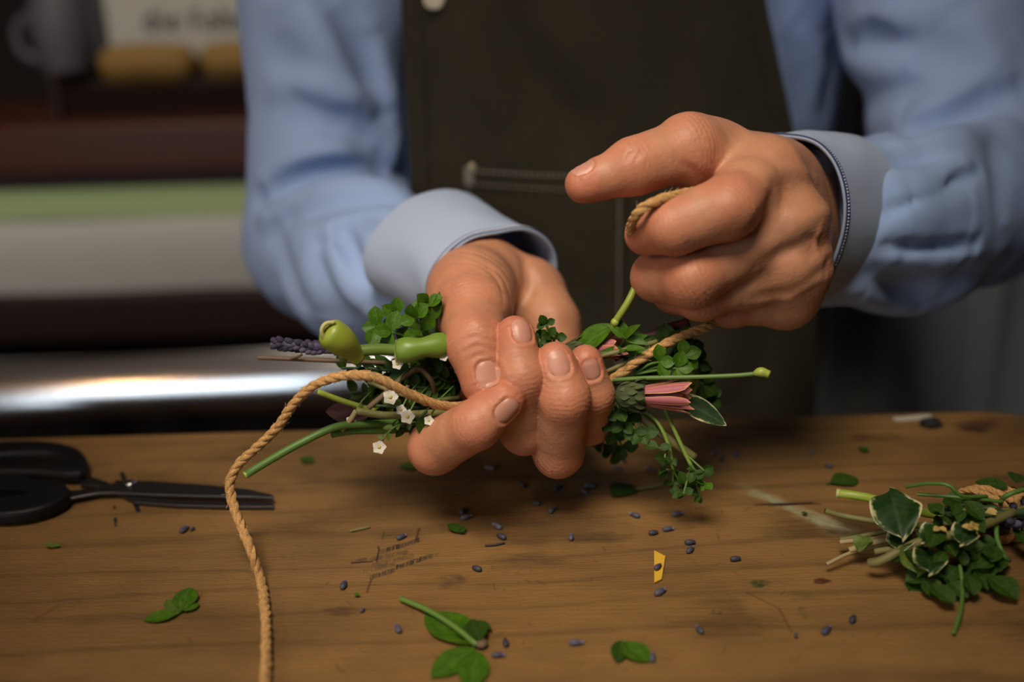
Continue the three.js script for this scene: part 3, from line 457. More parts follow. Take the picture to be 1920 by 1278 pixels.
const hem = (s, name) => apronPart(name, slab(80, 4, (v, u) => { const y = lerp(apronTop, 0.42, v), e = s < 0 ? apronL(y) : apronR(y); return apronAt(s < 0 ? lerp(e - 0.001, e + 0.012, u) : lerp(e - 0.012, e + 0.001, u), y, 0.0014); }, 0.002), apronMat);
hem(-1, 'hem'); hem(1, 'hem');
{
  const q0 = P(868, 318, 0.675), q1 = P(1170, 330, 0.675), yT = q0.y, yB = yT - 0.16, lift = 0.0032, tilt = (q1.y - q0.y);
  apronPart('pocket', slab(40, 50, (v, u) => { const x = lerp(q0.x, q1.x, u), y = lerp(yT + tilt * u, yB, v); return apronAt(x, y, lift + 0.002 * Math.sin(u * Math.PI) * (1 - v) ** 4); }, 0.0022), apronMat);
  apronPart('pocket_band', slab(4, 50, (v, u) => { const x = lerp(q0.x, q1.x, u), y = lerp(yT + tilt * u + 0.0005, yT + tilt * u - 0.0115, v); return apronAt(x, y, lift + 0.0016); }, 0.0016), apronMat);
  const line = (dy) => { const out = []; for (let i = 0; i <= 20; i++) { const u = i / 20, x = lerp(q0.x + 0.003, q1.x - 0.003, u); out.push(apronAt(x, yT + tilt * u + dy, lift + 0.0025)); } return out; };
  apronPart('pocket_stitching', dashes(line(-0.0012)), thread); apronPart('pocket_stitching', dashes(line(-0.0105), 0.0004), thread);
  for (const x of [q0.x + 0.003, q1.x - 0.003]) { const out = []; for (let i = 0; i <= 14; i++) out.push(apronAt(x, lerp(yT - 0.002, yB, i / 14), lift + 0.0012)); apronPart('pocket_stitching', dashes(out), thread); }
  const bar = std(0.42, 0.40, 0.34, 0.7);
  const bt = []; for (let i = 0; i < 7; i++) bt.push(tube([apronAt(q0.x + 0.001 + i * 0.0009, yT + 0.001, lift + 0.003), apronAt(q0.x + 0.001 + i * 0.0009, yT - 0.011, lift + 0.003)], 0.0005, 2, 5));
  apronPart('bar_tack', merged(bt), std(0.22, 0.21, 0.18, 0.8), 'pale thread at the pocket corner');
  const rv = apronAt(P(885, 313, 0.675).x, yT + 0.001, lift + 0.002); apronPart('rivet', new THREE.SphereGeometry(0.0026, 14, 10).scale(1, 1, 0.5).translate(rv.x, rv.y, rv.z), std(0.5, 0.42, 0.28, 0.35, { metalness: 0.7 }), 'small brass rivet');
  const bq = P(812, -3, 0.672), bz = apronAt(bq.x, bq.y, 0.002); apronPart('button', new THREE.LatheGeometry([[0, 0.0016], [0.004, 0.0016], [0.0062, 0.0022], [0.0072, 0.0012], [0.0072, 0], [0, 0]].map(([a, b]) => new THREE.Vector2(a, b)), 24).rotateX(Math.PI / 2).translate(bz.x, bz.y, bz.z), std(0.55, 0.5, 0.38, 0.4), 'cream button');
  // neck strap
  for (const s of [-1, 1]) { const x0 = s < 0 ? apronL(apronTop) + 0.02 : apronR(apronTop) - 0.02; apronPart('strap', tube([apronAt(x0, apronTop - 0.01, 0.003), V(lerp(x0, TRUNK.x, 0.3), apronTop + 0.12, TRUNK.z + 0.11), V(TRUNK.x + s * 0.07, 1.47, TRUNK.z + 0.03), V(TRUNK.x + s * 0.05, 1.50, TRUNK.z - 0.04)], 0.012, 20, 8, 0.15), apronMat); }
}

// legs, head and the parts of the figure outside the picture
const darkCloth = std(0.03, 0.032, 0.036, 0.9);
{
  const hip = V(TRUNK.x, 0.88, TRUNK.z), legs = [];
  for (const s of [-1, 1]) legs.push(bone(V(hip.x + s * 0.085, 0.84, hip.z), V(hip.x + s * 0.095, 0.48, hip.z + 0.01), 0.078, 0.058), bone(V(hip.x + s * 0.095, 0.48, hip.z + 0.01), V(hip.x + s * 0.10, 0.10, hip.z - 0.02), 0.058, 0.048));
  const pelvis = bone(V(hip.x - 0.055, 0.89, hip.z), V(hip.x + 0.055, 0.89, hip.z), 0.105, 0.105);
  part('trousers', nets((x, y, z) => { let d = pelvis.d(x, y, z); for (const b of legs) d = smin(d, b.d(x, y, z), 0.03); return Math.max(d, 0.055 - y) + 0.003 * fbm(x * 20, y * 12, z * 20, 2); }, V(-0.22, 0.03, -0.97), V(0.30, 1.03, -0.62), 0.010), darkCloth, bodyRoot);
  const leather = std(0.03, 0.018, 0.012, 0.4);
  for (const s of [-1, 1]) { const a = bone(V(hip.x + s * 0.10, 0.05, hip.z - 0.06), V(hip.x + s * 0.115, 0.035, hip.z + 0.14), 0.042, 0.036); part('shoe', nets((x, y, z) => Math.max(a.d(x, y, z), 0.002 - y), V(hip.x + s * 0.1 - 0.08, -0.01, hip.z - 0.13), V(hip.x + s * 0.1 + 0.09, 0.12, hip.z + 0.21), 0.006), leather, bodyRoot); }
  // body: trunk, neck, head and forearms under the clothes, joined with the two hands
  const hc = V(TRUNK.x, 1.655, TRUNK.z + 0.055), ell = (x, y, z, c, a, b, d) => { const k = Math.hypot((x - c.x) / a, (y - c.y) / b, (z - c.z) / d); return (k - 1) * Math.min(a, b, d); };
  const core = [bone(V(hip.x, 0.95, hip.z), V(hip.x, 1.30, hip.z), 0.085, 0.095), bone(V(shoulderL.x + 0.02, 1.39, -0.81), V(shoulderR.x - 0.02, 1.39, -0.81), 0.045, 0.045), bone(V(hip.x, 1.36, hip.z), V(hip.x, 1.56, hip.z + 0.03), 0.062, 0.052)];
  const arms = [[shoulderL, P(612, 450, 0.690), P(740, 490, 0.585)], [shoulderR, P(1822, 365, 0.635), P(1660, 400, 0.545)]].flatMap(([a, b, c]) => [bone(a, b, 0.042, 0.034), bone(b, c, 0.034, 0.026)]);
  for (const s of [-1, 1]) arms.push(bone(V(hip.x + s * 0.085, 0.9, hip.z), V(hip.x + s * 0.10, 0.08, hip.z - 0.02), 0.06, 0.035));
  const bodySdf = (x, y, z) => { let d = 9; for (const b of core) d = smin(d, b.d(x, y, z), 0.05); for (const b of arms) d = smin(d, b.d(x, y, z), 0.02); return d; };
  const headSdf = (x, y, z) => {
    let d = ell(x, y, z, hc, 0.076, 0.112, 0.096); d = smin(d, ell(x, y, z, V(hc.x, hc.y - 0.06, hc.z + 0.03), 0.055, 0.06, 0.062), 0.03);
    d = smin(d, bone(V(hc.x, hc.y - 0.1, hc.z - 0.015), V(hc.x, hc.y - 0.2, hc.z - 0.035), 0.052, 0.055).d(x, y, z), 0.03);
    d = smin(d, bone(V(hc.x, hc.y + 0.005, hc.z + 0.092), V(hc.x, hc.y - 0.035, hc.z + 0.112), 0.007, 0.012).d(x, y, z), 0.012);
    for (const s of [-1, 1]) { const e = Math.hypot(x - hc.x - s * 0.031, (y - hc.y - 0.008) * 1.4, z - hc.z - 0.098); d = Math.max(d, -smin(0.9, e - 0.013, 0.01)); d = smin(d, Math.hypot(x - hc.x - s * 0.031, y - hc.y - 0.008, z - hc.z - 0.078) - 0.0125, 0.002); d = smin(d, ell(x, y, z, V(hc.x + s * 0.081, hc.y - 0.015, hc.z - 0.005), 0.008, 0.030, 0.018), 0.006); }
    for (const q of [0, 1]) d = smin(d, bone(V(hc.x - 0.02, hc.y - 0.066 - q * 0.009, hc.z + 0.089 - q * 0.002), V(hc.x + 0.02, hc.y - 0.066 - q * 0.009, hc.z + 0.089 - q * 0.002), 0.004, 0.004).d(x, y, z), 0.003);
    return d;
  };
  const paint = (g) => { const p = g.attributes.position, c = new Float32Array(p.count * 3); for (let i = 0; i < p.count; i++) c.set(skinColor(SKIN, 0.15, p.getX(i), p.getY(i), p.getZ(i)), i * 3); g.setAttribute('color', new THREE.BufferAttribute(c, 3)); return g; };
  const body = nets(bodySdf, V(-0.27, 0.03, -0.95), V(0.40, 1.64, -0.46), 0.012), head = nets(headSdf, V(-0.06, 1.43, -0.87), V(0.15, 1.79, -0.60), 0.0035);
  const skinBump = texture(256, 256, (u, v) => { const n = 128 + 60 * noise(u * 64, v * 64, 3) + 50 * noise(u * 128, v * 128, 9); return [n, n, n]; }, false);
  const skin = phys(1, 1, 1, 0.5, { vertexColors: true, bumpMap: tiled(skinBump, 28, 28), bumpScale: 0.00012, specularIntensity: 0.8 });
  part('body', mergeGeometries([paint(body), paint(head), holdingHand.geometry, pullingHand.geometry]), skin, bodyRoot);
  const nailMat = phys(0.46, 0.215, 0.15, 0.42);
  for (const g of [...holdingHand.nails, ...pullingHand.nails]) part('fingernail', g, nailMat, bodyRoot);
  const hairGeo = nets((x, y, z) => { const d = ell(x, y, z, V(hc.x, hc.y + 0.014, hc.z - 0.012), 0.086, 0.116, 0.105) + 0.004 * noise(x * 90, y * 60, z * 90); return Math.max(d, (z - hc.z - 0.03) * 0.8 - (y - hc.y) * 0.75 + 0.02, hc.y - 0.07 - y); }, V(hc.x - 0.12, hc.y - 0.11, hc.z - 0.15), V(hc.x + 0.12, hc.y + 0.16, hc.z + 0.14), 0.005);
  part('hair', hairGeo, std(0.035, 0.022, 0.015, 0.6), bodyRoot);
}

// ---------------------------------------------------------------- pendant lamp over the table (outside the picture)
{
  const lamp = thing('pendant_lamp', 'black metal pendant lamp hanging above the worktable', 'lamp', LAMP.clone());
  const blackMetal = std(0.02, 0.02, 0.02, 0.4, { metalness: 0.6 });
  mesh('shade', new THREE.LatheGeometry([[0.028, 0.17], [0.04, 0.15], [0.052, 0.11], [0.20, 0.05], [0.325, -0.055], [0.322, -0.055], [0.197, 0.048], [0.049, 0.108], [0.037, 0.145], [0.026, 0.165]].map(([a, b]) => new THREE.Vector2(a, b)), 40), blackMetal, lamp);
  mesh('cord', tube([V(0, 0.165, 0), V(0, 0.5, 0), V(0, 2.70 - LAMP.y, 0)], 0.004, 4, 8), blackMetal, lamp);
  mesh('socket', new THREE.CylinderGeometry(0.02, 0.022, 0.06, 20).translate(0, 0.12, 0), blackMetal, lamp);
  mesh('bulb', new THREE.SphereGeometry(0.032, 24, 16).translate(0, 0.05, 0), new THREE.MeshStandardMaterial({ color: 0xffffff, emissive: new THREE.Color().setRGB(1, 0.62, 0.30), emissiveIntensity: 14 }), lamp);
}

{
  const at = V(-1.12, 1.62, 0.35), lamp = thing('bulb_pendant', 'bare warm bulb hanging on a cord behind the camera', 'lamp', at), dark = std(0.03, 0.025, 0.02, 0.5);
  mesh('cord', tube([V(0, 0.1, 0), V(0, 0.5, 0), V(0, 2.70 - at.y, 0)], 0.003, 4, 8), dark, lamp); mesh('socket', new THREE.CylinderGeometry(0.018, 0.02, 0.06, 18).translate(0, 0.075, 0), dark, lamp);
  mesh('bulb', new THREE.SphereGeometry(0.05, 24, 16), new THREE.MeshStandardMaterial({ color: 0xffffff, emissive: new THREE.Color().setRGB(1, 0.5, 0.18), emissiveIntensity: 30 }), lamp);
  const l = new THREE.PointLight(new THREE.Color().setRGB(1, 0.6, 0.3), 0.25); l.position.copy(at); l.shadow.radius = 2; scene.add(l);
}

// ---------------------------------------------------------------- behind: shelf, sign, bread, basin, curtain
const B = 1.50;
{
  const yAt = (py, far = B) => P(200, py, far).y, xl = -1.15, xr = 0.42, wmat = phys(0.11, 0.030, 0.012, 0.35), inner = std(0.03, 0.012, 0.008, 0.5);
  const yb0 = yAt(312), yb1 = yAt(222), yl0 = yAt(640), yl1 = yAt(553), depth = 0.36, cx = (xl + xr) / 2, w = xr - xl, zf = -B;
  const shelf = thing('sideboard', 'dark reddish brown wooden sideboard behind the blue sleeve', 'sideboard', V(cx, 0, zf - depth / 2));
  const add = (n, g, m) => { const q = mesh(n, g, m, shelf); return q; };
  const o = (y) => y;
  add('top_board', box(w, yb1 - yb0, depth + 0.07, 0, o((yb0 + yb1) / 2), 0.035, 0.006), wmat);
  // strip lamp under the overhanging front of the top board
  const sy = yb0 - 0.008, strip = new THREE.RectAreaLight(new THREE.Color().setRGB(1, 0.93, 0.80), 5.0, 1.36, 0.016); strip.position.set(-0.38, sy - 0.003, zf + 0.045); strip.lookAt(-0.38, sy - 1, zf - 0.25); scene.add(strip);
  const sl = thing('strip_lamp', 'slim strip lamp under the front of the sideboard top', 'lamp', V(-0.38, sy, zf + 0.045)); mesh('tube_glass', box(1.36, 0.006, 0.016, 0, 0, 0, 0.002), new THREE.MeshStandardMaterial({ color: 0xffffff, emissive: new THREE.Color().setRGB(1, 0.93, 0.8), emissiveIntensity: 1 }), sl); mesh('housing', box(1.38, 0.004, 0.022, 0, 0.005, 0, 0.001), inner, sl); mesh('front_lip', box(1.38, 0.022, 0.004, 0, -0.003, 0.014, 0.001), inner, sl);
  add('lower_shelf', box(w, yl1 - yl0, depth - 0.004, 0, (yl0 + yl1) / 2, 0, 0.006), inner);
  for (const s of [-1, 1]) add('side_panel', box(0.03, yb0, depth - 0.01, s * (w / 2 - 0.015), yb0 / 2, 0), inner);
  add('back_panel', box(w - 0.06, yb0 - 0.02, 0.012, 0, yb0 / 2, -depth / 2 + 0.008), inner);
  add('plinth', box(w - 0.06, 0.08, depth - 0.03, 0, 0.04, 0), inner);
  // folded linen on the lower shelf: a green piece on a white one, both with a rounded fold to the front
  const linen = (y0, y1, m, name, label, zOff) => {
    const h = y1 - y0, x0 = -1.08, x1 = 0.30, len = x1 - x0, prof = [], d = 0.27;
    for (let i = 0; i <= 20; i++) { const a = -Math.PI / 2 + Math.PI * i / 20; prof.push([Math.cos(a) * h * 0.42, Math.sin(a) * h / 2]); }
    const s = new THREE.Shape(); s.moveTo(-d, -h / 2); prof.forEach(([a, b]) => s.lineTo(a, b)); s.lineTo(-d, h / 2); s.closePath();
    const g = new THREE.ExtrudeGeometry(s, { depth: len, steps: 40, bevelEnabled: false }); g.rotateY(-Math.PI / 2).rotateY(Math.PI);                                    // shape x -> +z, extrusion -> x
    const p = g.attributes.position; g.computeBoundingBox(); const bb = g.boundingBox; for (let i = 0; i < p.count; i++) p.setY(i, p.getY(i) + 0.003 * noise(p.getX(i) * 5, p.getZ(i) * 9, y0 * 30));
    g.translate(x0 - bb.min.x, 0, -bb.max.z); g.computeVertexNormals();
    const q = thing(name, label, 'linen', V(0, y0, zf - 0.02 + zOff)); mesh('fold', g.translate(0, h / 2, 0), m, q);
  };
  linen(yl1 + 0.001, yAt(418), std(0.74, 0.72, 0.66, 0.95), 'folded_linen', 'grey white folded linen lying on the lower shelf of the sideboard', 0);
  linen(yAt(414), yb0 - 0.014, std(0.42, 0.52, 0.25, 0.95), 'folded_linen', 'pale green folded linen lying on the grey white linen', 0.0);
  // framed sign standing on the sideboard
  const sa = P(212, 112, B + 0.16), sb = P(600, 100, B + 0.16), sw = sb.x - sa.x, sh = 0.22;
  const sign = thing('framed_sign', 'framed white sign with blurred dark lettering standing on the sideboard', 'sign', V((sa.x + sb.x) / 2, yb1, -(B + 0.16)));
  const frameMat = std(0.012, 0.009, 0.008, 0.4), fw = 0.026, y0 = sa.y - yb1;
  const cv = document.createElement('canvas'); cv.width = 1024; cv.height = 640; const c2 = cv.getContext('2d'); c2.fillStyle = '#deded4'; c2.fillRect(0, 0, 1024, 640);
  c2.fillStyle = '#020403'; c2.font = 'bold 128px sans-serif'; c2.textBaseline = 'alphabetic'; const base = 640 * (1 - (P(300, 60, B + 0.16).y - sa.y) / sh); c2.fillText('die Fabrikation', 1024 * (P(270, 50, B + 0.16).x - sa.x) / sw, base);
  const paper = new THREE.CanvasTexture(cv); paper.colorSpace = THREE.SRGBColorSpace;
  mesh('sheet', new THREE.PlaneGeometry(sw, sh).translate(0, y0 + sh / 2, 0.004), new THREE.MeshStandardMaterial({ map: paper, roughness: 0.8 }), sign);
  mesh('backing', box(sw, sh, 0.006, 0, y0 + sh / 2, 0), frameMat, sign);
  for (const s of [-1, 1]) { mesh('frame_bar', box(fw, sh + 2 * y0, 0.016, s * (sw / 2 + fw / 2), y0 + sh / 2, 0.004, 0.003), frameMat, sign); mesh('frame_bar', box(sw + 2 * fw, y0, 0.016, 0, s < 0 ? y0 / 2 : y0 + sh + y0 / 2, 0.004, 0.003), frameMat, sign); }
  // wooden trough with two golden loaves, in front of the sign
  const t0 = P(120, 100, B - 0.0), t1 = P(520, 205, B - 0.0), tw = t1.x - t0.x + 0.06, tx = (t0.x + t1.x) / 2, th = P(300, 160, B).y - yb1;
  const trough = thing('wooden_trough', 'dark wooden trough standing on the sideboard before the sign', 'trough', V(tx, yb1, zf - 0.075));
  const prof = new THREE.Shape(); prof.moveTo(-0.045, 0); prof.lineTo(0.045, 0); prof.lineTo(0.062, th); prof.lineTo(0.054, th); prof.lineTo(0.038, 0.01); prof.lineTo(-0.038, 0.01); prof.lineTo(-0.054, th); prof.lineTo(-0.062, th); prof.closePath();
  const tg = new THREE.ExtrudeGeometry(prof, { depth: tw, bevelEnabled: false }); tg.translate(0, 0, -tw / 2).rotateY(Math.PI / 2); mesh('trough_body', tg, inner, trough);
  for (const s of [-1, 1]) mesh('end_panel', box(0.012, th * (s < 0 ? 1.45 : 1.1), 0.125, s * (tw / 2), th * (s < 0 ? 0.725 : 0.55), 0, 0.004), inner, trough);
  const crust = phys(0.40, 0.235, 0.055, 0.6);
  for (const [pa, pb, label] of [[178, 362, 'golden tan loaf with blunt end in the dark wooden trough'], [376, 500, 'golden tan loaf beside the sleeve in the dark wooden trough']]) {
    const a = P(pa, 140, B + 0.05).x, b = P(pb, 136, B + 0.05).x, l = thing('bread_loaf', label, 'loaf', V((a + b) / 2, yb1 + 0.012, zf - 0.075), 'loaves in the trough'), r = 0.028;
    const g = tube([V(a - (a + b) / 2, r, 0), V(0, r + 0.004, 0.004), V(b - (a + b) / 2, r, -0.002)], (t) => r * Math.pow(Math.max(1 - Math.abs(t * 2 - 1) ** 5, 0.02), 0.4), 24, 16), p = g.attributes.position; for (let i = 0; i < p.count; i++) p.setY(i, p.getY(i) * 1.05 + 0.002 * noise(p.getX(i) * 60, p.getY(i) * 60, p.getZ(i) * 60));
    g.computeVertexNormals(); mesh('crust', g.translate(0, th * 0.62 - 0.0, 0), crust, l);
    const sc = []; for (let i = 0; i < 4; i++) { const x = lerp(a, b, (i + 0.8) / 4.6) - (a + b) / 2; sc.push(tube([V(x - 0.014, r * 1.72 + th * 0.62, 0.014), V(x, r * 2.05 + th * 0.62, 0.004), V(x + 0.014, r * 1.86 + th * 0.62, -0.012)], 0.003, 6, 6)); } mesh('score', merged(sc), std(0.5, 0.36, 0.14, 0.8), l);
  }
  // pale jug at the far left
  const j = P(118, 175, B + 0.06), jug = thing('ceramic_jug', 'pale lilac grey ceramic jug beside the dark framed sign', 'jug', V(j.x - 0.05, yb1, -(B + 0.22))), lil = std(0.17, 0.165, 0.19, 0.5);
  mesh('jug_body', new THREE.LatheGeometry([[0, 0], [0.024, 0], [0.028, 0.01], [0.034, 0.04], [0.046, 0.09], [0.052, 0.13], [0.046, 0.165], [0.042, 0.18], [0.038, 0.18], [0.042, 0.16], [0.046, 0.13], [0, 0.02]].map(([a, b]) => new THREE.Vector2(a, b)), 32), lil, jug);
  mesh('handle', new THREE.TorusGeometry(0.035, 0.007, 10, 24, Math.PI).rotateZ(Math.PI / 2).translate(-0.045, 0.11, 0), lil, jug);
  // small spot fitting on the ceiling that lights the sideboard
  { const at = V(-0.52, 2.42, -0.80), fit = thing('ceiling_spot', 'small black ceiling spot lighting the sideboard', 'lamp', at), bl = std(0.02, 0.02, 0.02, 0.5); const dir = V(-0.50, 1.0, -1.58).sub(at).normalize(), qn = new THREE.Quaternion().setFromUnitVectors(V(0, -1, 0), dir);
    mesh('housing', new THREE.CylinderGeometry(0.035, 0.042, 0.11, 24, 1, true).applyQuaternion(qn), bl, fit); mesh('stem', new THREE.CylinderGeometry(0.006, 0.006, 0.28, 10).translate(0, 0.14, 0), bl, fit); mesh('lens', new THREE.SphereGeometry(0.030, 16, 12).applyQuaternion(qn), new THREE.MeshStandardMaterial({ color: 0xffffff, emissive: new THREE.Color().setRGB(1, 0.85, 0.65), emissiveIntensity: 2 }), fit);
    const sp = new THREE.SpotLight(new THREE.Color().setRGB(1, 0.88, 0.72), 1.5, 0, 0.5, 1, 2); sp.position.copy(at).addScaledVector(dir, 0.0); sp.target.position.set(-0.50, 1.0, -1.58); sp.shadow.radius = 1.5; scene.add(sp, sp.target); }
  // glossy black counter with a polished steel nosing, in front of the sideboard
  const e0 = P(-60, 722, 1.10), e1 = P(640, 690, 1.10), ctr = thing('black_counter', 'glossy black counter with polished steel nosing behind the table', 'counter', V((e0.x + e1.x) / 2 - 0.2, 0, -1.2)), steel = std(0.85, 0.85, 0.85, 0.16, { metalness: 1 }), gloss = phys(0.008, 0.008, 0.010, 0.12, { clearcoat: 1, clearcoatRoughness: 0.08 });
  { // a shallow convex steel band, leaning back a little
    const R = 22, C = 60, x0 = e0.x - 0.5, x1 = e1.x + 0.22, rad = 0.085;
    part('nosing', slab(R, C, (v, u) => { const x = lerp(x0, x1, u), k = lerp(0.85, 1.12, u), al = (27 + lerp(24, -24, v)) * Math.PI / 180, yc = lerp(e0.y - 0.004, e1.y + 0.004, u); return V(x, yc + rad * k * (Math.sin(al) - Math.sin(0.47)), e0.z + 0.03 + rad * (Math.cos(al) - Math.cos(0.47))); }, 0.004), steel, ctr, 'polished steel rounded edge');
  }
  part('counter_body', box(e1.x - e0.x + 0.68, e0.y - 0.02, 0.16, (e0.x + e1.x) / 2 - 0.14, (e0.y - 0.02) / 2 + 0.002, e0.z - 0.065, 0.008), gloss, ctr);
  part('kick_plate', box(e1.x - e0.x + 0.6, 0.06, 0.01, (e0.x + e1.x) / 2 - 0.14, 0.05, e0.z + 0.002), steel, ctr);
}
{
  // ribbed dark grey curtain hanging behind the right sleeve
  const za = -1.02, x0 = P(1490, 700, 1.02).x, x1 = 1.20, grey = std(0.46, 0.50, 0.53, 0.9), N = 620, R = 12, pos = [], idx = [], uv = [];
  for (let i = 0; i <= R; i++) for (let k = 0; k <= N; k++) { const x = lerp(x0, x1, k / N), y = lerp(0.02, 2.55, i / R), sway = 0.006 * Math.sin(y * 2 + x * 9); pos.push(x + sway * 0.4, y, za - 0.16 * sstep(0.42, 0.75, x) + 0.018 * Math.sin(x * 62 + 0.8 * Math.sin(x * 17)) + 0.0045 * Math.sin(x * 430) + 0.003 * Math.sin(x * 187 + 1)); uv.push(x, y); }
  for (let i = 0; i < R; i++) for (let k = 0; k < N; k++) { const m = i * (N + 1) + k; idx.push(m, m + 1, m + N + 1, m + N + 1, m + 1, m + N + 2); }
  const g = new THREE.BufferGeometry(); g.setAttribute('position', new THREE.Float32BufferAttribute(pos, 3)); g.setAttribute('uv', new THREE.Float32BufferAttribute(uv, 2)); g.setIndex(idx); g.computeVertexNormals();
  const cur = thing('curtain', 'dark grey ribbed curtain hanging behind the person beside the olive apron', 'curtain', V((x0 + x1) / 2, 0, za)); part('fabric', g, grey, cur);
  part('curtain_rod', tube([V(x0 - 0.05, 2.57, za - 0.04), V(x1 + 0.05, 2.57, za - 0.04)], 0.012, 2, 12), std(0.1, 0.1, 0.1, 0.4, { metalness: 0.8 }), cur);
}

// ---------------------------------------------------------------- scissors
{
  const o = onTable(247, 922), sc = thing('scissors', 'closed scissors with black handles and dark steel blades lying on the table', 'scissors', V(o.x, TABLE_Y, o.z));
  const flat = (pts, y0, y1, bevel, holes = []) => {
    const sh = (list) => list.map(([x, y]) => { const q = onTable(x, y); return new THREE.Vector2(q.x, -q.z); }), s = new THREE.Shape(sh(pts)); for (const h of holes) s.holes.push(new THREE.Path(sh(h)));
    const g = new THREE.ExtrudeGeometry(s, { depth: y1 - y0 - 2 * bevel, bevelEnabled: true, bevelThickness: bevel, bevelSize: bevel, bevelOffset: -bevel, bevelSegments: 3, curveSegments: 12 }); return g.rotateX(-Math.PI / 2).translate(0, TABLE_Y + y0 + bevel, 0);
  };
  const spline = (pts, n = 60) => new THREE.CatmullRomCurve3(pts.map(([x, y]) => V(x, y, 0)), true, 'centripetal').getPoints(n).slice(0, -1).map((q) => [q.x, q.y]);
  const steel = std(0.07, 0.064, 0.06, 0.42, { metalness: 0.9 }), black = phys(0.004, 0.004, 0.005, 0.55, { specularIntensity: 0.5 });
  part('blade', flat([[150, 893], [178, 903], [200, 910], [250, 936], [330, 946], [430, 950], [508, 951], [515, 954], [514, 958], [430, 957.5], [330, 955], [255, 949], [215, 930], [190, 919], [152, 917]], 0.0008, 0.0026, 0.0004), steel, sc);
  part('blade', flat([[132, 934], [185, 930], [215, 922], [219, 914], [300, 917], [400, 924], [470, 932], [512, 942], [516, 945], [515, 948], [470, 946], [400, 945], [300, 942], [215, 938], [186, 939], [134, 949]], 0.0028, 0.0046, 0.0006), steel, sc);
  part('screw', new THREE.LatheGeometry([[0, 0.0016], [0.0018, 0.0015], [0.0028, 0.0010], [0.0031, 0], [0, 0]].map(([a, b]) => new THREE.Vector2(a, b)), 24).translate(o.x, TABLE_Y + 0.0046, o.z), std(0.55, 0.53, 0.5, 0.25, { metalness: 1 }), sc, 'bright screw');
  part('handle', flat(spline([[168, 888], [158, 868], [120, 853], [60, 848], [-10, 852], [-62, 868], [-72, 884], [-40, 902], [20, 907], [80, 908], [130, 912], [160, 908]]), 0.0006, 0.0080, 0.0024, [spline([[124, 884], [108, 874], [60, 871], [0, 876], [-40, 886], [-10, 892], [50, 891], [100, 890]], 40)]), black, sc);
  part('handle', flat(spline([[135, 940], [132, 955], [100, 974], [40, 989], [-30, 990], [-90, 978], [-100, 960], [-70, 938], [-10, 918], [40, 915], [70, 924], [110, 928]]), 0.0012, 0.0086, 0.0024, [spline([[78, 951], [40, 962], [-20, 967], [-66, 962], [-60, 950], [-10, 944], [40, 944]], 40)]), black, sc);
}

// ---------------------------------------------------------------- plants: leaves, stems, flowers
function leafGeometry(L, W, { fold = 0.25, curl = 0.2, shape = 1, rows = 8, cols = 4, wave = 0 } = {}) {
  const pos = [], uv = [], idx = [];
  for (let i = 0; i <= rows; i++) for (let j = 0; j <= cols; j++) { const t = i / rows, s = j / cols * 2 - 1, w = W * (shape > 9 ? Math.sqrt(Math.max(0, 1 - t ** 5)) * lerp(0.55, 1, sstep(0, 0.7, t)) : Math.pow(Math.sin(Math.PI * Math.pow(t, shape)), 0.8)) + 0.0002, y = s * w * 0.5; pos.push(t * L, y, Math.abs(y) * fold - curl * L * t * t + wave * W * Math.sin(t * 9 + s * 2) * Math.abs(s)); uv.push(t, j / cols); }
  for (let i = 0; i < rows; i++) for (let j = 0; j < cols; j++) { const a = i * (cols + 1) + j, b = a + cols + 1; idx.push(a, b, a + 1, b, b + 1, a + 1); }
  const g = new THREE.BufferGeometry(); g.setAttribute('position', new THREE.Float32BufferAttribute(pos, 3)); g.setAttribute('uv', new THREE.Float32BufferAttribute(uv, 2)); g.setIndex(idx); g.computeVertexNormals(); return g;
}
const leafTex = (c1, c2, vein, edge) => texture(128, 128, (u, v) => { const s = Math.abs(v * 2 - 1), rib = Math.exp(-s * s * 220) + 0.45 * Math.exp(-60 * ((((u * 7 - s * 1.6) % 1 + 1) % 1 - 0.5) ** 2)), n = fbm(u * 9, v * 9, 3, 3), m = clamp(rib, 0, 1) * vein, k = edge ? sstep(edge, edge + 0.14, Math.max(s, (u - 0.5) * 2) + n * 0.25) : 0; return [0, 1, 2].map((i) => lerp(lerp(lerp(c1[i], c2[i], 0.5 + n), 150, m * 0.35), [205, 196, 150][i], k)); });
const leafMat = (map, rough = 0.5) => new THREE.MeshPhysicalMaterial({ map, roughness: rough, transmission: 0.12, thickness: 0, specularIntensity: 0.45, side: THREE.DoubleSide });
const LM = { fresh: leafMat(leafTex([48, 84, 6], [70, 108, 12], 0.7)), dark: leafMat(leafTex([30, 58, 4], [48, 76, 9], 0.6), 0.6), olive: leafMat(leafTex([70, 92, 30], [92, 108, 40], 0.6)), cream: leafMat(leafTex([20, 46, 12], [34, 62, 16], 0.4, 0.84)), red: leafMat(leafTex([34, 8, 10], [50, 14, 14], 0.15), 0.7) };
const LG = { small: leafGeometry(0.008, 0.0050, { shape: 0.85 }), round: leafGeometry(0.0095, 0.0075, { shape: 1.35, fold: 0.3, curl: 0.25 }), lance: leafGeometry(0.013, 0.0048, { shape: 0.75, curl: 0.3 }), big: leafGeometry(0.024, 0.012, { shape: 0.95, rows: 12, cols: 6, curl: 0.15, fold: 0.2 }), lobe: leafGeometry(0.013, 0.012, { shape: 1.1, rows: 10, cols: 6, wave: 0.12, curl: 0.2 }) };
const SM = { green: std(0.075, 0.16, 0.025, 0.5), lime: std(0.28, 0.36, 0.05, 0.45), olive: std(0.15, 0.14, 0.04, 0.6), brown: std(0.12, 0.075, 0.04, 0.7), straw: std(0.32, 0.25, 0.11, 0.7), red: std(0.07, 0.015, 0.018, 0.5), pale: std(0.42, 0.40, 0.16, 0.6), dark: std(0.03, 0.07, 0.02, 0.6) };
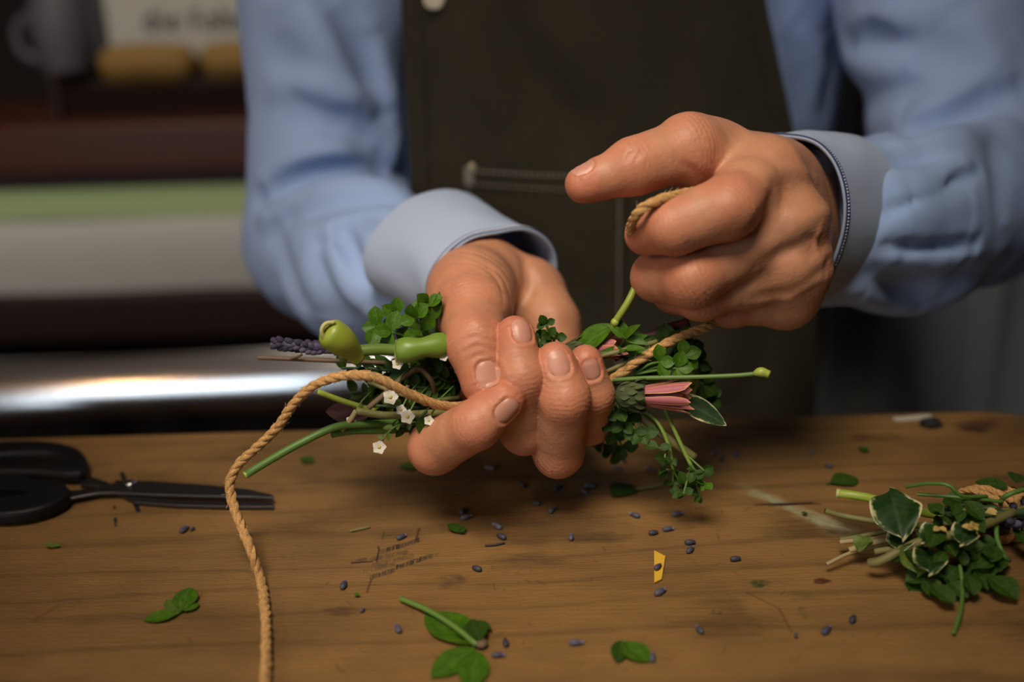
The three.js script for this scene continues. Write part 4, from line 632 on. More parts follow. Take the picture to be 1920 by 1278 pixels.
const white = std(0.58, 0.56, 0.46, 0.7), violet = std(0.030, 0.024, 0.052, 0.85), violetPale = std(0.075, 0.065, 0.11, 0.85);
function putLeaf(parent, geo, mat, at, dir, normal, scale = 1, name = 'leaf') {
  const x = dir.clone().normalize(), z = normal.clone().addScaledVector(x, -normal.dot(x)); if (z.lengthSq() < 1e-6) z.set(0.01, 0.9, 0.4).addScaledVector(x, -x.y * 0.9); z.normalize(); const y = z.clone().cross(x);
  const m = mesh(name, geo, mat, parent); m.quaternion.setFromRotationMatrix(new THREE.Matrix4().makeBasis(x, y, z)); m.scale.setScalar(scale); m.position.copy(at).sub(parent.position); return m;
}
const toEye = (p) => camera.position.clone().sub(p).normalize();
// a sprig: a stem through world points, side stalks with leaves; leaves: [along 0..1, count, size] or 'tri' tufts
function sprig({ name, label, group, stem, r = 0.0011, stemMat = SM.green, leaf = LG.small, leafM = LM.fresh, n = 0, from = 0.1, to = 1, spread = 1, size = 1, face = 0.6, taper = 0.6, tuft = 0, tuftAt = 1 }) {
  const t = thing(name, label, 'herb', stem[0], group), c = new THREE.CatmullRomCurve3(stem, false, 'centripetal');
  part('stem', tube(stem, (u) => r * lerp(1, taper, u), Math.max(10, stem.length * 5), 7), stemMat, t);
  for (let i = 0; i < n; i++) {
    const u = lerp(from, to, (i + 0.5) / n), at = c.getPointAt(clamp(u, 0, 1)), tan = c.getTangentAt(clamp(u, 0, 1)), eye = toEye(at), side = tan.clone().cross(eye).normalize(), a = (i % 2 ? 1 : -1) * rnd(0.5, 1.2) * spread;
    const dir = tan.clone().multiplyScalar(rnd(0.2, 0.9)).addScaledVector(side, a).addScaledVector(eye, rnd(-0.6, 0.7));
    putLeaf(t, leaf, leafM, at, dir, eye.clone().multiplyScalar(face).add(V(rnd(-0.7, 0.7), rnd(-0.2, 0.9), rnd(-0.5, 0.5))), size * rnd(0.7, 1.15));
  }
  for (let i = 0; i < tuft; i++) { const at = c.getPointAt(tuftAt), tan = c.getTangentAt(tuftAt), eye = toEye(at), a = (i / tuft - 0.5) * 4.2, side = tan.clone().cross(eye).normalize(); putLeaf(t, leaf, leafM, at, tan.clone().multiplyScalar(Math.cos(a)).addScaledVector(side, Math.sin(a)).addScaledVector(eye, rnd(-0.1, 0.5)), eye.clone().add(V(rnd(-0.5, 0.5), rnd(0, 0.8), rnd(-0.4, 0.4))), size * rnd(0.85, 1.1)); }
  return t;
}
// a small branch of stalks, each ending in a three-leaved tuft
function trefoil(name, label, group, root, tips, { leafM = LM.fresh, size = 1, stemMat = SM.green, leaf = LG.round, count = 3, r = 0.0006 } = {}) {
  const t = thing(name, label, 'herb', root, group);
  for (const [tip, up] of tips) {
    const mid = root.clone().lerp(tip, 0.55).add(V(rnd(-0.002, 0.002), rnd(-0.001, 0.003), rnd(-0.002, 0.002)));
    part('stalk', tube([root, mid, tip], r, 10, 6), stemMat, t);
    const dir = tip.clone().sub(mid).normalize(), eye = toEye(tip), side = dir.clone().cross(eye).normalize();
    for (let i = 0; i < count; i++) { const a = (i - (count - 1) / 2) * 1.25 + rnd(-0.25, 0.25); putLeaf(t, leaf, leafM, tip, dir.clone().multiplyScalar(Math.cos(a)).addScaledVector(side, Math.sin(a)).addScaledVector(eye, rnd(0, 0.5)), (up ?? eye).clone().add(V(rnd(-0.6, 0.6), rnd(0, 0.9), rnd(-0.3, 0.6))), size * rnd(0.8, 1.1)); }
  }
  return t;
}
const POSY = 'stems and sprigs of the posy held in the hand';
// --- left end of the posy
trefoil('clover_sprig', 'bright green three-leaved sprig above the cut stem against the cuff', POSY, P(835, 660, 0.425), [[P(710, 612, 0.418)], [P(745, 590, 0.420)], [P(778, 596, 0.410)], [P(800, 574, 0.414)], [P(820, 588, 0.418)], [P(735, 622, 0.408)], [P(790, 620, 0.404)], [P(765, 610, 0.415)]], { leafM: LM.fresh, size: 0.92 });
{
  const t = thing('upright_leaf_sprig', 'narrow green leaf pointing up before the thumb', 'herb', P(815, 600, 0.412), POSY); part('stem', tube([P(815, 620, 0.414), P(815, 600, 0.412)], 0.0006, 3, 6), SM.green, t); putLeaf(t, LG.lance, LM.fresh, P(812, 600, 0.412), V(0.35, 1, 0), V(0.3, 0.1, 1), 0.95);
}
{
  const t = thing('geranium_stem', 'thick yellow green cut stem with pale ends at the left of the posy', 'stem', P(840, 650, 0.408), POSY);
  part('stalk', tube([P(850, 655, 0.412), P(770, 657, 0.405), P(700, 655, 0.400), P(655, 662, 0.397), P(636, 672, 0.396)], 0.0026, 24, 12), std(0.11, 0.17, 0.025, 0.45), t);
  part('branch', tube([P(672, 672, 0.398), P(655, 652, 0.395), P(634, 634, 0.392), P(606, 616, 0.390)], (u) => lerp(0.0034, 0.0066, sstep(0, 0.7, u)) * Math.sqrt(Math.max(0.02, 1 - Math.max(0, (u - 0.78) / 0.22) ** 2.5)), 28, 16), std(0.24, 0.30, 0.03, 0.42), t, 'swollen lime green side branch');
  part('cut_end', tube([P(608, 634, 0.3870), P(603, 620, 0.3862), P(610, 607, 0.3868), P(628, 604, 0.3885)], 0.0009, 10, 8), std(0.42, 0.40, 0.14, 0.6), t, 'pale cut face');
  part('node', new THREE.SphereGeometry(0.0036, 14, 10).translate(...P(660, 655, 0.396).toArray()), SM.lime, t);
}
{
  const t = thing('cut_stem_piece', 'fat green stem piece with pale cut ends lying against the thumb', 'stem', P(790, 652, 0.398), POSY);
  part('stalk', tube([P(748, 657, 0.398), P(770, 655, 0.397), P(800, 650, 0.398), P(834, 646, 0.402)], (u) => 0.0050 + 0.0006 * Math.sin(u * 9), 18, 14), std(0.13, 0.22, 0.025, 0.42), t);
  for (const [a, b] of [[P(749, 657, 0.398), P(742, 657, 0.398)], [P(832, 646, 0.402), P(839, 646, 0.4025)]]) part('cut_end', tube([a, b], 0.0047, 2, 14), SM.pale, t, 'pale cut face');
}
function lavender(name, label, group, pts, headFrom, r = 0.0026) {
  const t = thing(name, label, 'lavender', pts[0], group), c = new THREE.CatmullRomCurve3(pts), heads = [], lights = []; part('stem', tube(pts, 0.0007, 16, 6), SM.olive, t);
  for (let i = 0; i < 84; i++) { const u = lerp(headFrom, 1, i / 83), p = c.getPointAt(u), a = i * 2.4, ring = Math.sin(i * 0.9) * 0.25 + 0.9, q = V(Math.cos(a), Math.sin(a), Math.cos(a * 1.3)).normalize(); const g = new THREE.SphereGeometry(0.0015, 7, 5).scale(1.5, 1, 1); g.applyQuaternion(new THREE.Quaternion().setFromUnitVectors(V(1, 0, 0), c.getTangentAt(u).add(q.clone().multiplyScalar(0.6)).normalize())); g.translate(p.x + q.x * r * ring * 0.7, p.y + q.y * r * ring * 0.7, p.z + q.z * r * ring * 0.7); (i % 4 ? heads : lights).push(g); }
  part('flower_head', merged(heads), violet, t, 'dark violet flower head'); part('floret', merged(lights), violetPale, t);
}
lavender('lavender_sprig', 'dark violet lavender head pointing away from the thick cut stem', POSY, [P(850, 668, 0.425), P(700, 660, 0.418), P(635, 654, 0.414), P(575, 650, 0.412), P(516, 643, 0.410)], 0.62);
{
  const t = thing('dry_twig', 'thin brown twig below the dark lavender head', 'twig', P(840, 690, 0.42), POSY); part('stem', tube([P(850, 690, 0.425), P(720, 680, 0.412), P(600, 675, 0.407), P(484, 670, 0.405)], 0.0010, 20, 7), SM.brown, t); part('side_bud', tube([P(540, 673, 0.406), P(556, 669, 0.404), P(566, 664, 0.403)], 0.0006, 5, 6), SM.brown, t);
}
{
  const t = thing('long_green_stem', 'long green cut stem reaching down over the pine table', 'stem', P(830, 790, 0.41), POSY); part('stem', tube([P(850, 785, 0.42), P(760, 792, 0.408), P(680, 795, 0.398), P(630, 800, 0.392), P(560, 832, 0.385), P(500, 866, 0.380), P(462, 889, 0.377)], 0.0017, 30, 9), SM.green, t); part('cut_end', tube([P(465, 887, 0.3772), P(459, 891, 0.3766)], 0.0016, 1, 9), SM.lime, t);
  const s = thing('lime_stem_end', 'short lime green stem end under the twine arch', 'stem', P(700, 770, 0.40), POSY); part('stem', tube([P(720, 775, 0.410), P(660, 757, 0.402), P(630, 747, 0.398), P(596, 734, 0.394)], 0.0013, 14, 8), SM.lime, s);
  const q = thing('green_stem_stub', 'dull green stem stub below the red leaf', 'stem', P(800, 800, 0.41), POSY); part('stem', tube([P(800, 800, 0.415), P(720, 805, 0.404), P(660, 806, 0.398), P(622, 812, 0.394)], 0.0021, 16, 9), SM.green, q);
}
for (const [pts, m, r, label] of [[[[860, 770, 0.41], [790, 775, 0.402], [720, 778, 0.398], [668, 770, 0.396]], SM.olive, 0.0017, 'olive stalk below the twine with forked grey end'], [[[668, 770, 0.396], [655, 790, 0.395], [640, 806, 0.394]], SM.straw, 0.0012, 'short straw coloured stalk hanging from the forked stalk'], [[[840, 700, 0.42], [800, 690, 0.408], [765, 700, 0.404], [720, 740, 0.402], [690, 765, 0.4]], SM.brown, 0.0013, 'bent brown stalk crossing behind the twine'], [[[820, 760, 0.41], [806, 710, 0.402], [785, 690, 0.402], [760, 705, 0.404]], SM.brown, 0.0011, 'hooked brown stalk beside the thumb'], [[[860, 745, 0.41], [800, 750, 0.402], [740, 735, 0.404], [690, 715, 0.406]], SM.olive, 0.0010, 'thin olive stalk under the twine']])
  { const t = thing('bare_stalk', label, 'stem', P(...pts[0]), POSY); part('stem', tube(pts.map((q) => P(...q)), r, 18, 8), m, t); }
for (const [a, b, c, M, n, label] of [
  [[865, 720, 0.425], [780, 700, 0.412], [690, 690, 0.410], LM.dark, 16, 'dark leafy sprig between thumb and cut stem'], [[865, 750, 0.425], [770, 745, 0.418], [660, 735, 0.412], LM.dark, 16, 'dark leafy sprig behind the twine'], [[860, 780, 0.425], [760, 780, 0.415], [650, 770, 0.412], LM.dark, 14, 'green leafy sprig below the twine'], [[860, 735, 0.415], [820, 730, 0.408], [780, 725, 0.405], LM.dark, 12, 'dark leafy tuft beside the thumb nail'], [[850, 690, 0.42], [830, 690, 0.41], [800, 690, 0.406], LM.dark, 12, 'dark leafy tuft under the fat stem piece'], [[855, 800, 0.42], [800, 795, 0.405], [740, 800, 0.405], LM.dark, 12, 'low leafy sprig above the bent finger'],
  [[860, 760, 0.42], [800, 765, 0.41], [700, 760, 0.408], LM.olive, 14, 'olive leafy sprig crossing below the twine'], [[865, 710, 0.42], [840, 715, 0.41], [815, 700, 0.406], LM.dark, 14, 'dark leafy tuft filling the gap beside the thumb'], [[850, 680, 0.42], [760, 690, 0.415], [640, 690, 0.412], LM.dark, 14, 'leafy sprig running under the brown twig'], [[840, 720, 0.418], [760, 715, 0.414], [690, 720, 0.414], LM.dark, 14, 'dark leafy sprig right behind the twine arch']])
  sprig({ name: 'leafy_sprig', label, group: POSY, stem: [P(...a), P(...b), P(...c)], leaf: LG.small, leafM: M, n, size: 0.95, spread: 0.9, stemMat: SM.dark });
{
  const t = thing('hanging_leaf', 'pointed dark leaf hanging over the bent index finger', 'herb', P(785, 785, 0.395), POSY); part('stem', tube([P(800, 770, 0.40), P(785, 785, 0.394)], 0.0007, 3, 6), SM.dark, t); putLeaf(t, LG.lance, LM.dark, P(782, 782, 0.392), V(0.5, -1, 0.1), V(0.2, 0.3, 1), 1.1);
  const q = thing('red_leaf', 'dark red leaf lying below the lime stem end', 'herb', P(690, 775, 0.408), POSY); part('stem', tube([P(740, 780, 0.412), P(690, 772, 0.408)], 0.0008, 4, 6), SM.red, q); putLeaf(q, LG.big, LM.red, P(700, 772, 0.407), V(-1, 0.05, 0), V(0, 0.5, 1), 0.9);
}
function blossom(p, label, k = 1) {
  const t = thing('white_blossom', label, 'blossom', p, 'white blossoms in the held posy'), eye = toEye(p); const pet = leafGeometry(0.0030 * k, 0.0026 * k, { rows: 4, cols: 2, shape: 1.3 });
  for (let i = 0; i < 5; i++) { const a = i * 1.2566, s = V(0, 1, 0).cross(eye).normalize(), u = eye.clone().cross(s); putLeaf(t, pet, white, p, s.multiplyScalar(Math.cos(a)).addScaledVector(u, Math.sin(a)).addScaledVector(eye, 0.35), eye, 1, 'petal'); }
  part('centre', new THREE.SphereGeometry(0.0009 * k, 8, 6).translate(p.x, p.y, p.z), std(0.5, 0.42, 0.1, 0.7), t); part('pedicel', tube([p, p.clone().add(V(0.004, 0.006, -0.006)), p.clone().add(V(0.010, 0.009, -0.016))], 0.0004, 6, 5), SM.green, t);
}
for (const [x, y, d, k, l] of [[732, 744, 0.392, 1.15, 'white blossom just below the twine arch'], [764, 781, 0.393, 1.1, 'white blossom above the bent index finger'], [711, 838, 0.392, 1.05, 'white blossom hanging lowest over the pine table'], [745, 682, 0.396, 0.85, 'small white blossom under the cut stem'], [752, 768, 0.395, 0.8, 'tiny white blossom beside the olive stalk'], [804, 788, 0.390, 0.75, 'tiny white blossom touching the index finger'], [832, 668, 0.398, 0.7, 'tiny white blossom beside the thumb'], [658, 788, 0.396, 0.75, 'faded white blossom near the long green stem']]) blossom(P(x, y, d), l, k);
sprig({ name: 'blossom_sprig', label: 'thin green sprig hanging above the lowest white blossom', group: POSY, stem: [P(780, 790, 0.402), P(740, 800, 0.395), P(716, 825, 0.392)], leaf: LG.small, leafM: LM.olive, n: 6, size: 0.5, r: 0.0006 });
// --- right end of the posy
trefoil('cress_sprig', 'small dark green curled sprig standing on the middle of the fist', POSY, P(1032, 655, 0.415), [[P(1012, 630, 0.408)], [P(1024, 608, 0.410)], [P(1040, 632, 0.408)], [P(1010, 640, 0.404)], [P(1030, 630, 0.402)]], { leafM: LM.dark, size: 0.55 });
function daisy(label, at, dir, side, petals, L, spread, k = 1) {
  const t = thing('pink_daisy', label, 'flower', at, POSY), d = dir.clone().normalize(), u = side.clone().addScaledVector(d, -side.dot(d)).normalize(), w = d.clone().cross(u);
  const calyx = new THREE.LatheGeometry([[0.0012, -0.002], [0.0044, 0.0], [0.0060, 0.004], [0.0062, 0.008], [0.0054, 0.0115], [0.002, 0.012], [0, 0.012]].map(([a, b]) => new THREE.Vector2(a * k, b * k)), 24); calyx.applyQuaternion(new THREE.Quaternion().setFromUnitVectors(V(0, 1, 0), d)).translate(at.x, at.y, at.z); part('calyx', calyx, std(0.035, 0.05, 0.012, 0.8), t);
  const scale = leafGeometry(0.0052 * k, 0.0024 * k, { rows: 4, cols: 2 }), sm = std(0.055, 0.075, 0.018, 0.75);
  for (let r = 0; r < 3; r++) for (let i = 0; i < 10; i++) { const a = (i + r * 0.5) / 10 * 6.2832, o = u.clone().multiplyScalar(Math.cos(a)).addScaledVector(w, Math.sin(a)); putLeaf(t, scale, sm, at.clone().addScaledVector(d, (0.0008 + r * 0.0032) * k).addScaledVector(o, (0.0050 + 0.0007 * r) * k), d.clone().addScaledVector(o, rnd(0.2, 0.65)), o, rnd(0.8, 1.15), 'bract'); }
  const pmap = texture(64, 64, (a, b) => { const s = Math.abs(b * 2 - 1), e = Math.max(sstep(0.72, 0.98, s), sstep(0.90, 1.0, a)), n = 0.06 * noise(a * 3, b * 26, 1); return [lerp(176, 216, e) * (1 + n), lerp(98, 160, e) * (1 + n), lerp(104, 92, e) * (1 + n)]; }), pm = new THREE.MeshPhysicalMaterial({ map: pmap, roughness: 0.55, transmission: 0.15, thickness: 0 });
  const pin = pm.clone(); pin.color = new THREE.Color().setRGB(0.42, 0.22, 0.22);
  for (let i = 0; i < petals; i++) { const a = i / petals * 6.2832 + rnd(-0.2, 0.2) + 0.25, o = u.clone().multiplyScalar(Math.cos(a)).addScaledVector(w, Math.sin(a)), g = leafGeometry(L * rnd(0.88, 1.06), 0.0043 * k * rnd(0.85, 1.15), { rows: 14, cols: 4, fold: -0.45, curl: rnd(-0.04, 0.05), shape: 10 }); putLeaf(t, g, pm, at.clone().addScaledVector(d, 0.0095 * k).addScaledVector(o, 0.0042 * k), d.clone().addScaledVector(o, spread * rnd(0.3, 1.4)).addScaledVector(u.clone().cross(d), rnd(-0.06, 0.06)), o, 1, 'petal'); }
  for (let i = 0; i < 6; i++) { const a = i / 6 * 6.2832, o = u.clone().multiplyScalar(Math.cos(a)).addScaledVector(w, Math.sin(a)), g = leafGeometry(L * rnd(0.7, 0.85), 0.0036 * k, { rows: 10, cols: 4, fold: -0.4, curl: 0, shape: 10 }); putLeaf(t, g, pin, at.clone().addScaledVector(d, 0.0095 * k).addScaledVector(o, 0.0020 * k), d.clone().addScaledVector(o, 0.06), o, 1, 'petal'); }
}
daisy('closed pink daisy with green scaly calyx below the twine', P(1160, 742, 0.400), P(1290, 740, 0.394).sub(P(1160, 742, 0.400)), V(0, 0.3, 1), 10, 0.0215, 0.17);
daisy('closed pink daisy half hidden behind the little finger tip', P(1060, 664, 0.420), P(1140, 648, 0.414).sub(P(1060, 664, 0.420)), V(0, 0.3, 1), 7, 0.0185, 0.20, 0.9);
const stemThing = (name, label, pts, r, m, end) => { const t = thing(name, label, 'stem', P(...pts[0]), POSY); part('stem', tube(pts.map((q) => P(...q)), r, Math.max(12, pts.length * 6), 8), m, t); return t; };
{
  const a = stemThing('forked_stem', 'lime green stem rising from the posy to the pulling fist', [[1118, 660, 0.418], [1140, 628, 0.414], [1152, 606, 0.412], [1178, 565, 0.412], [1200, 518, 0.418]], 0.0016, std(0.22, 0.28, 0.035, 0.45)); part('node', new THREE.SphereGeometry(0.0019, 10, 8).translate(...P(1153, 604, 0.4115).toArray()), SM.lime, a);
  putLeaf(a, LG.big, LM.fresh, P(1150, 610, 0.412), V(-1, -0.62, -0.1), V(-0.2, 0.9, 0.6), 0.95);
  stemThing('flat_stem', 'pale green straight stem running beside the little finger', [[1090, 680, 0.410], [1140, 664, 0.405], [1232, 640, 0.410]], 0.0011, SM.olive); stemThing('flat_stem', 'pale straight stem just behind the tight twine', [[1120, 704, 0.408], [1160, 686, 0.407], [1200, 668, 0.410]], 0.0010, SM.olive);
  const b = stemThing('budded_stem', 'long thin green stem ending in a knob right of the pink daisy', [[1150, 712, 0.405], [1220, 708, 0.398], [1320, 706, 0.392], [1400, 702, 0.388], [1428, 698, 0.386]], 0.0010, std(0.09, 0.17, 0.03, 0.5)); part('bud', tube([P(1414, 700, 0.387), P(1428, 697, 0.386), P(1443, 702, 0.385)], (u) => 0.0010 + 0.0011 * Math.sin(Math.min(u * 1.4, 1) * 2.4), 8, 9), SM.lime, b, 'lime green knob');
  stemThing('red_sprig', 'dark red stem rising behind the tight twine', [[1150, 668, 0.422], [1190, 648, 0.422], [1240, 622, 0.425], [1290, 606, 0.428]], 0.0028, SM.red);
  stemThing('arched_stem', 'thick arched green stem right of the three-leaved tufts', [[1230, 640, 0.425], [1272, 642, 0.420], [1296, 672, 0.416], [1300, 705, 0.414], [1292, 740, 0.414], [1280, 765, 0.416]], (u) => lerp(0.0014, 0.0032, u), std(0.13, 0.18, 0.04, 0.5));
  stemThing('slanting_stem', 'olive stem slanting down from the pink daisy towards the table', [[1165, 755, 0.412], [1200, 780, 0.406], [1250, 820, 0.402], [1302, 858, 0.400]], 0.0021, SM.olive);
  const v = stemThing('variegated_leaf', 'dark green leaf with cream edge behind the pink daisy', [[1255, 742, 0.408], [1272, 750, 0.405]], 0.0010, SM.green); putLeaf(v, leafGeometry(0.025, 0.0095, { rows: 14, cols: 8, shape: 0.85, curl: 0.05, fold: 0.25 }), LM.cream, P(1268, 742, 0.406), P(1366, 798, 0.396).sub(P(1268, 742, 0.406)), V(-0.3, 0.75, 0.75), 1);
}
trefoil('rue_sprig', 'green three-leaved sprig hanging above the tight twine', POSY, P(1150, 660, 0.418), [[P(1180, 640, 0.412)], [P(1172, 632, 0.410)], [P(1168, 655, 0.406)]], { leafM: LM.fresh, size: 0.85, leaf: LG.lance });
trefoil('rue_sprig', 'green three-leaved sprig between the twine and the arched stem', POSY, P(1190, 702, 0.408), [[P(1236, 678, 0.402)], [P(1268, 690, 0.400)], [P(1280, 668, 0.404)]], { leafM: LM.fresh, size: 0.9 });
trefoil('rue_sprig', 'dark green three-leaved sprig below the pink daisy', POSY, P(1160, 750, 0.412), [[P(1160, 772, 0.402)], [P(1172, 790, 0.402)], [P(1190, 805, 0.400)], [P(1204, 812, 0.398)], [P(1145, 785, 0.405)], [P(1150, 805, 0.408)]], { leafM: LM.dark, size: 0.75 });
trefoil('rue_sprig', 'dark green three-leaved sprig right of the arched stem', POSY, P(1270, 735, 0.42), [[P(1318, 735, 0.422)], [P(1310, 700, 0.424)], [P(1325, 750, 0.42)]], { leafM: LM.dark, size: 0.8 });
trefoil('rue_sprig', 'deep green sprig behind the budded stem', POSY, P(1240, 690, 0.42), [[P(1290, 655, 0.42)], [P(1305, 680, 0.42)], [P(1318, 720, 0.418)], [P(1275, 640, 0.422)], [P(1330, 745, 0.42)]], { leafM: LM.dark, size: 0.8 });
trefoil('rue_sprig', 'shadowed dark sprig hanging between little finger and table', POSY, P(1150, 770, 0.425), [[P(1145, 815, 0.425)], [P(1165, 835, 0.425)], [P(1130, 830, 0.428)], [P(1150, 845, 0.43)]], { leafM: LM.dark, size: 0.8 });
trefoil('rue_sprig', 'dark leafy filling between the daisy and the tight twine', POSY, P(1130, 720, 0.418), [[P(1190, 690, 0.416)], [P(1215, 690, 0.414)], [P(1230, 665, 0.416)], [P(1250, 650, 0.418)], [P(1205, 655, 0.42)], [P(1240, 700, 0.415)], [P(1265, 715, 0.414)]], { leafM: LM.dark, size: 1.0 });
for (const [pts, label, tuftTips] of [
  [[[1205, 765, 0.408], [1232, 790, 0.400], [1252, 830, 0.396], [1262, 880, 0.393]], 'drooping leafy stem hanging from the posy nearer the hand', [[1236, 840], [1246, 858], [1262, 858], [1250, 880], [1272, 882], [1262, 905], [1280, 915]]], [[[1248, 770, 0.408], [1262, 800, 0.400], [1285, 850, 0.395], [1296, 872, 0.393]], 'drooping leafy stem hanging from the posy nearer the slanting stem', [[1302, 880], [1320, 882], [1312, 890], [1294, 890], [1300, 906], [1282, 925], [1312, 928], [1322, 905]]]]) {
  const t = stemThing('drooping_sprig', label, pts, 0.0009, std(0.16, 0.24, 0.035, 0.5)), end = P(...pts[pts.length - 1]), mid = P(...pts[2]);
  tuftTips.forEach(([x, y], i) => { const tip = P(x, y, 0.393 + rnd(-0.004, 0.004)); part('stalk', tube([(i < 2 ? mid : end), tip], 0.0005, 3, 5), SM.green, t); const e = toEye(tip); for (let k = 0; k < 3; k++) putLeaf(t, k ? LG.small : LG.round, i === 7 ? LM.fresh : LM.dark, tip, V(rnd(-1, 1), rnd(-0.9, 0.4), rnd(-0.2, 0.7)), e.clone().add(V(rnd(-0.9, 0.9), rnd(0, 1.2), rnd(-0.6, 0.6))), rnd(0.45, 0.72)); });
}

// ---------------------------------------------------------------- the twine
function twine(points, r, turns) {
  const curve = new THREE.CatmullRomCurve3(points, false, 'centripetal'), n = Math.round(curve.getLength() / 0.0011), fr = curve.computeFrenetFrames(n, false), out = [];
  for (let s = 0; s < 3; s++) { const q = []; for (let i = 0; i <= n; i++) { const a = i / n * turns * 6.2832 + s * 2.0944, c = curve.getPointAt(i / n), w = r * 0.38 * (1 + 0.3 * noise(i * 0.2, s * 9, 1)); q.push(c.addScaledVector(fr.normals[i], Math.cos(a) * w).addScaledVector(fr.binormals[i], Math.sin(a) * w)); } out.push(tube(q, r * 0.68, n, 7)); }
  const fuzz = []; for (let i = 0; i < n * 1.6; i++) { const u = rnd(), c = curve.getPointAt(u), t = curve.getTangentAt(u), d = V(rnd(-1, 1), rnd(-1, 1), rnd(-1, 1)).normalize(), a = c.clone().addScaledVector(d, r * 0.8), b = a.clone().addScaledVector(d, rnd(0.0006, 0.0022)).addScaledVector(t, rnd(-0.003, 0.003)); fuzz.push(tube([a, b], 0.00008, 1, 3)); }
  return { rope: merged(out), fuzz: merged(fuzz) };
}
const juteTex = texture(128, 128, (u, v) => { const n = 0.86 + 0.22 * noise(u * 30, v * 90, 2) + 0.12 * noise(u * 90, v * 20, 5); return [206 * n, 158 * n, 96 * n]; }), jute = new THREE.MeshStandardMaterial({ map: tiled(juteTex, 40, 1), roughness: 0.9 });
{
  const pts = [onTable(505, 1500, 0.0022), onTable(498, 1400, 0.0022), onTable(497, 1300, 0.0022), onTable(500, 1210, 0.0022), onTable(497, 1140, 0.0022), onTable(488, 1085, 0.004), P(470, 1030, 0.362), P(452, 985, 0.372), P(437, 945, 0.380), P(431, 905, 0.384), P(446, 872, 0.386), P(480, 840, 0.386), P(520, 800, 0.384), P(555, 752, 0.382), P(590, 722, 0.380), P(640, 705, 0.378), P(700, 706, 0.379), P(745, 727, 0.382), P(795, 750, 0.388), P(852, 763, 0.398),
    P(905, 750, 0.414), P(980, 735, 0.426), P(1060, 730, 0.424), P(1120, 728, 0.416), P(1146, 712, 0.407), P(1185, 685, 0.405), P(1230, 655, 0.407), P(1280, 630, 0.411), P(1326, 612, 0.418), P(1370, 580, 0.434), P(1370, 500, 0.440), P(1345, 420, 0.430), P(1310, 366, 0.412), P(1280, 364, 0.396), P(1240, 374, 0.388), P(1206, 390, 0.386), P(1186, 415, 0.392), P(1186, 440, 0.404), P(1205, 455, 0.416)];
  const tw = thing('jute_twine', 'tan jute twine looping from the table through both hands', 'twine', pts[0]), L = new THREE.CatmullRomCurve3(pts).getLength(), { rope, fuzz } = twine(pts, 0.0021, L / 0.014);
  part('rope', rope, jute, tw); part('loose_fibre', fuzz, std(0.5, 0.36, 0.18, 0.8), tw, 'fine loose jute fibres').userData.kind = 'stuff';
}

